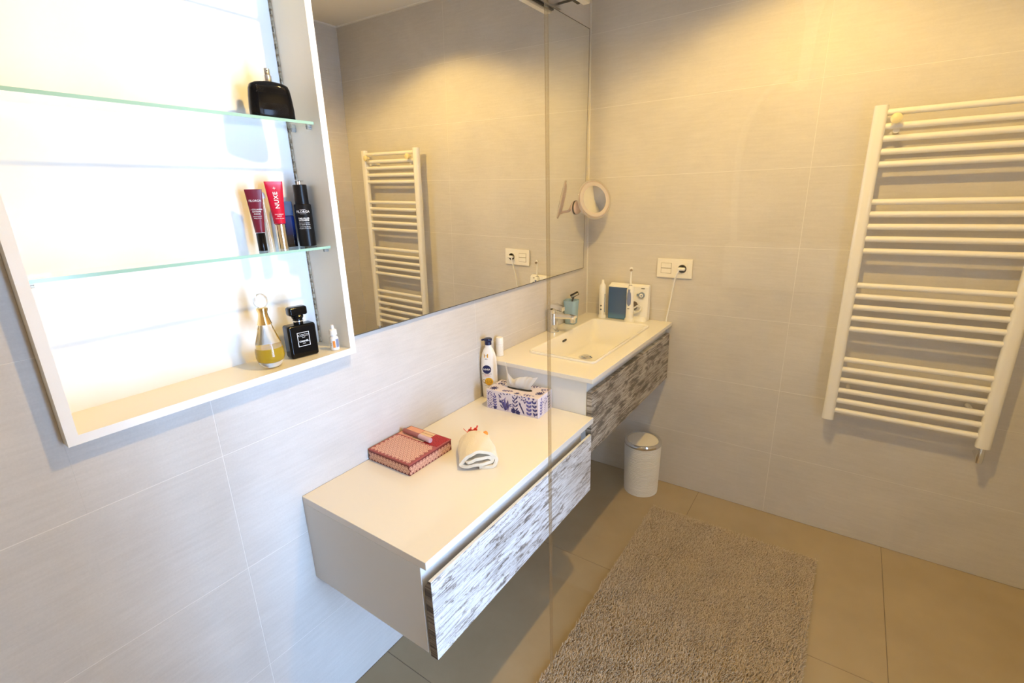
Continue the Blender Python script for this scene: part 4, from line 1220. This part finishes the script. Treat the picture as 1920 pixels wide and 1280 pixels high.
RX0, RX1, RY0, RY1 = 0.478, 1.135, 0.150, 1.349
t = thing('bath_rug', 'rectangular beige shag bath rug on the floor', 'rug', ((RX0 + RX1) / 2, (RY0 + RY1) / 2, 0.0))
rw, rd = RX1 - RX0, RY1 - RY0
obj('backing', box(-rw / 2 + 0.003, rw / 2 - 0.003, -rd / 2 + 0.003, rd / 2 - 0.003, 0.0003, 0.006), pm('rug_backing', (0.34, 0.27, 0.20), 0.95), t)
rg = np.random.default_rng(4)
sp_ = 0.0044
gx, gy = np.meshgrid(np.arange(-rw / 2, rw / 2, sp_), np.arange(-rd / 2, rd / 2, sp_))
n_ = gx.size
bx_ = gx.ravel() + rg.uniform(-0.0022, 0.0022, n_)
by_ = gy.ravel() + rg.uniform(-0.0022, 0.0022, n_)
bx_ = np.clip(bx_, -rw / 2 + 0.002, rw / 2 - 0.002); by_ = np.clip(by_, -rd / 2 + 0.002, rd / 2 - 0.002)
def vn(x, y, s, seed):
    r_ = np.random.default_rng(seed)
    acc = np.zeros_like(x)
    for k in range(7):
        a = r_.uniform(0, 2 * PI); f = s * r_.uniform(0.6, 1.6)
        acc += np.sin((x * math.cos(a) + y * math.sin(a)) * f + r_.uniform(0, 6.28))
    return acc / 3.0
ang = vn(bx_, by_, 45, 1) * 0.5 + rg.uniform(-1.5, 1.5, n_) + 0.5
hgt = 0.017 + 0.0008 * vn(bx_, by_, 60, 2) + rg.uniform(-0.002, 0.0025, n_)
lean = 0.0075 + 0.004 * rg.uniform(-1, 1, n_)
dx, dy = np.cos(ang) * lean, np.sin(ang) * lean
r0 = 0.0016 + rg.uniform(-0.0003, 0.0004, n_)
V = np.zeros((n_, 9, 3), dtype=np.float32)
for lev, (fz, fl_, rr_) in enumerate(((0.0, 0.0, 1.0), (0.62, 0.45, 1.15), (1.0, 1.0, 0.62))):
    for k in range(3):
        a = ang + 2 * PI * k / 3
        V[:, lev * 3 + k, 0] = bx_ + dx * fl_ + np.cos(a) * r0 * rr_
        V[:, lev * 3 + k, 1] = by_ + dy * fl_ + np.sin(a) * r0 * rr_
        V[:, lev * 3 + k, 2] = 0.004 + hgt * fz
quads = [(0, 1, 4, 3), (1, 2, 5, 4), (2, 0, 3, 5), (3, 4, 7, 6), (4, 5, 8, 7), (5, 3, 6, 8)]
base = (np.arange(n_) * 9)[:, None]
Q = (base[:, :, None] + np.array(quads)[None]).reshape(-1, 4)
T3 = base + np.array([6, 7, 8])[None]
me = bpy.data.meshes.new('pile')
nv, nq, ntq = n_ * 9, len(Q), n_
me.vertices.add(nv); me.vertices.foreach_set('co', V.reshape(-1))
me.loops.add(nq * 4 + ntq * 3)
me.loops.foreach_set('vertex_index', np.concatenate([Q.reshape(-1), T3.reshape(-1)]).astype(np.int32))
me.polygons.add(nq + ntq)
me.polygons.foreach_set('loop_start', np.concatenate([np.arange(nq) * 4, nq * 4 + np.arange(ntq) * 3]).astype(np.int32))
me.polygons.foreach_set('use_smooth', np.ones(nq + ntq, dtype=bool))
me.update(calc_edges=True); me.validate()
m_rug = pm('beige_shag', (0.52, 0.42, 0.32), 0.95, sheen=0.3)
_g = node(m_rug, 'ShaderNodeNewGeometry')
setc(m_rug, ramp(m_rug, noise(m_rug, _g.outputs['Position'], 90, 3), [(0.3, (0.46, 0.36, 0.24)), (0.6, (0.60, 0.48, 0.34)), (0.8, (0.70, 0.57, 0.42))]))
obj('pile', me, m_rug, t, kind='stuff')

# ------------------------------------------------------------------ towel radiator on the far wall
VX0, VX1 = 1.0756, 1.5678
t = thing('towel_radiator', 'white ladder towel radiator with two ivory knobs, seen in the wall mirror', 'radiator', ((VX0 + VX1) / 2, D, 0.55))
hwR = (VX1 - VX0) / 2
for s in (-1, 1):
    xa = s * (hwR - 0.020)
    obj('upright', loft([rrect(0.040, 0.034, 0.013, z, 5, xa, -0.070) for z in (0.0, 1.1297)], True, True, 50), m_rad, t)
rz_ = [1.657, 1.614, 1.576, 1.535, 1.495, 1.373, 1.332, 1.29, 1.248, 1.206, 1.083, 1.043, 1.002, 0.96, 0.919, 0.799, 0.759, 0.716, 0.673, 0.631, 0.589]
rung_me = tube([(-hwR + 0.030, -0.070, 0), (hwR - 0.030, -0.070, 0)], 0.0105, 14)
rung_me.materials.append(m_rad)
for z in rz_:
    obj('rung', rung_me, None, t, loc=(0, 0, z - 0.55))
for s in (-1, 1):
    for z in (1.05, 0.12):
        obj('wall_bracket', tube([(s * (hwR - 0.07), -0.001, z), (s * (hwR - 0.07), -0.070, z)], 0.009, 12), m_rad, t)
m_knob = pm('ivory_knob', (0.80, 0.68, 0.36), 0.35)
for s in (-1, 1):
    obj('hook_knob', tube([(s * (hwR - 0.064), -0.075, 1.084), (s * (hwR - 0.064), -0.092, 1.084), (s * (hwR - 0.064), -0.096, 1.084), (s * (hwR - 0.064), -0.106, 1.084), (s * (hwR - 0.064), -0.110, 1.084)], [0.007, 0.007, 0.015, 0.016, 0.009], 18), m_knob, t)
obj('valve', tube([(hwR - 0.02, -0.070, 0.002), (hwR - 0.02, -0.070, -0.045), (hwR - 0.02, -0.070, -0.06)], [0.010, 0.012, 0.010], 14), m_chrome, t)
obj('valve_pipe', tube([(hwR - 0.02, -0.070, -0.050), (hwR - 0.02, -0.001, -0.050)], 0.008, 12), m_chrome, t)

# ------------------------------------------------------------------ shower screen and shower fitting behind it
GY, GX = -0.26, 0.8695
t = thing('shower_screen', 'fixed clear glass shower panel at the right, its edge seen upright', 'shower screen', (GX, GY, 0.0))
obj('glass_pane', box(0.0008, W - GX - 0.012, -0.0025, 0.0025, 0.012, 2.02), m_glass, t)
ge = obj('polished_edge', box(0.0, 0.0008, -0.0025, 0.0025, 0.012, 2.02), m_gedge, t)
obj('floor_channel', box(0.0, W - GX - 0.001, -0.007, 0.007, 0.0005, 0.012), m_chrome, t)
obj('wall_channel', box(W - GX - 0.016, W - GX - 0.0005, -0.009, 0.009, 0.012, 2.02), m_chrome, t)

t = thing('shower_mixer', 'white shower mixer and hose, seen as a faint reflection in the glass panel', 'shower', (0.95, YB, 1.25))
obj('mixer_body', box(-0.125, 0.125, 0.020, 0.085, -0.050, 0.058, 0.010, 3), m_whitep, t)
for s in (-0.09, 0.09):
    obj('wall_union', tube([(s, 0.001, 0.0), (s, 0.022, 0.0)], 0.022, 18), m_chrome, t)
obj('hose', tube(spline([(-0.110, 0.055, 0.055), (-0.118, 0.055, 0.19), (-0.112, 0.055, 0.30), (-0.085, 0.055, 0.365), (-0.040, 0.060, 0.40), (-0.005, 0.075, 0.38)], 8), 0.0075, 12), m_whitep, t)
obj('hand_shower', tube([(-0.005, 0.075, 0.38), (0.0, 0.080, 0.50), (0.0, 0.090, 0.57), (0.0, 0.110, 0.60)], [0.011, 0.012, 0.03, 0.045], 20), m_whitep, t)
obj('holder', tube([(-0.003, 0.001, 0.45), (-0.003, 0.075, 0.45)], 0.012, 14), m_chrome, t)
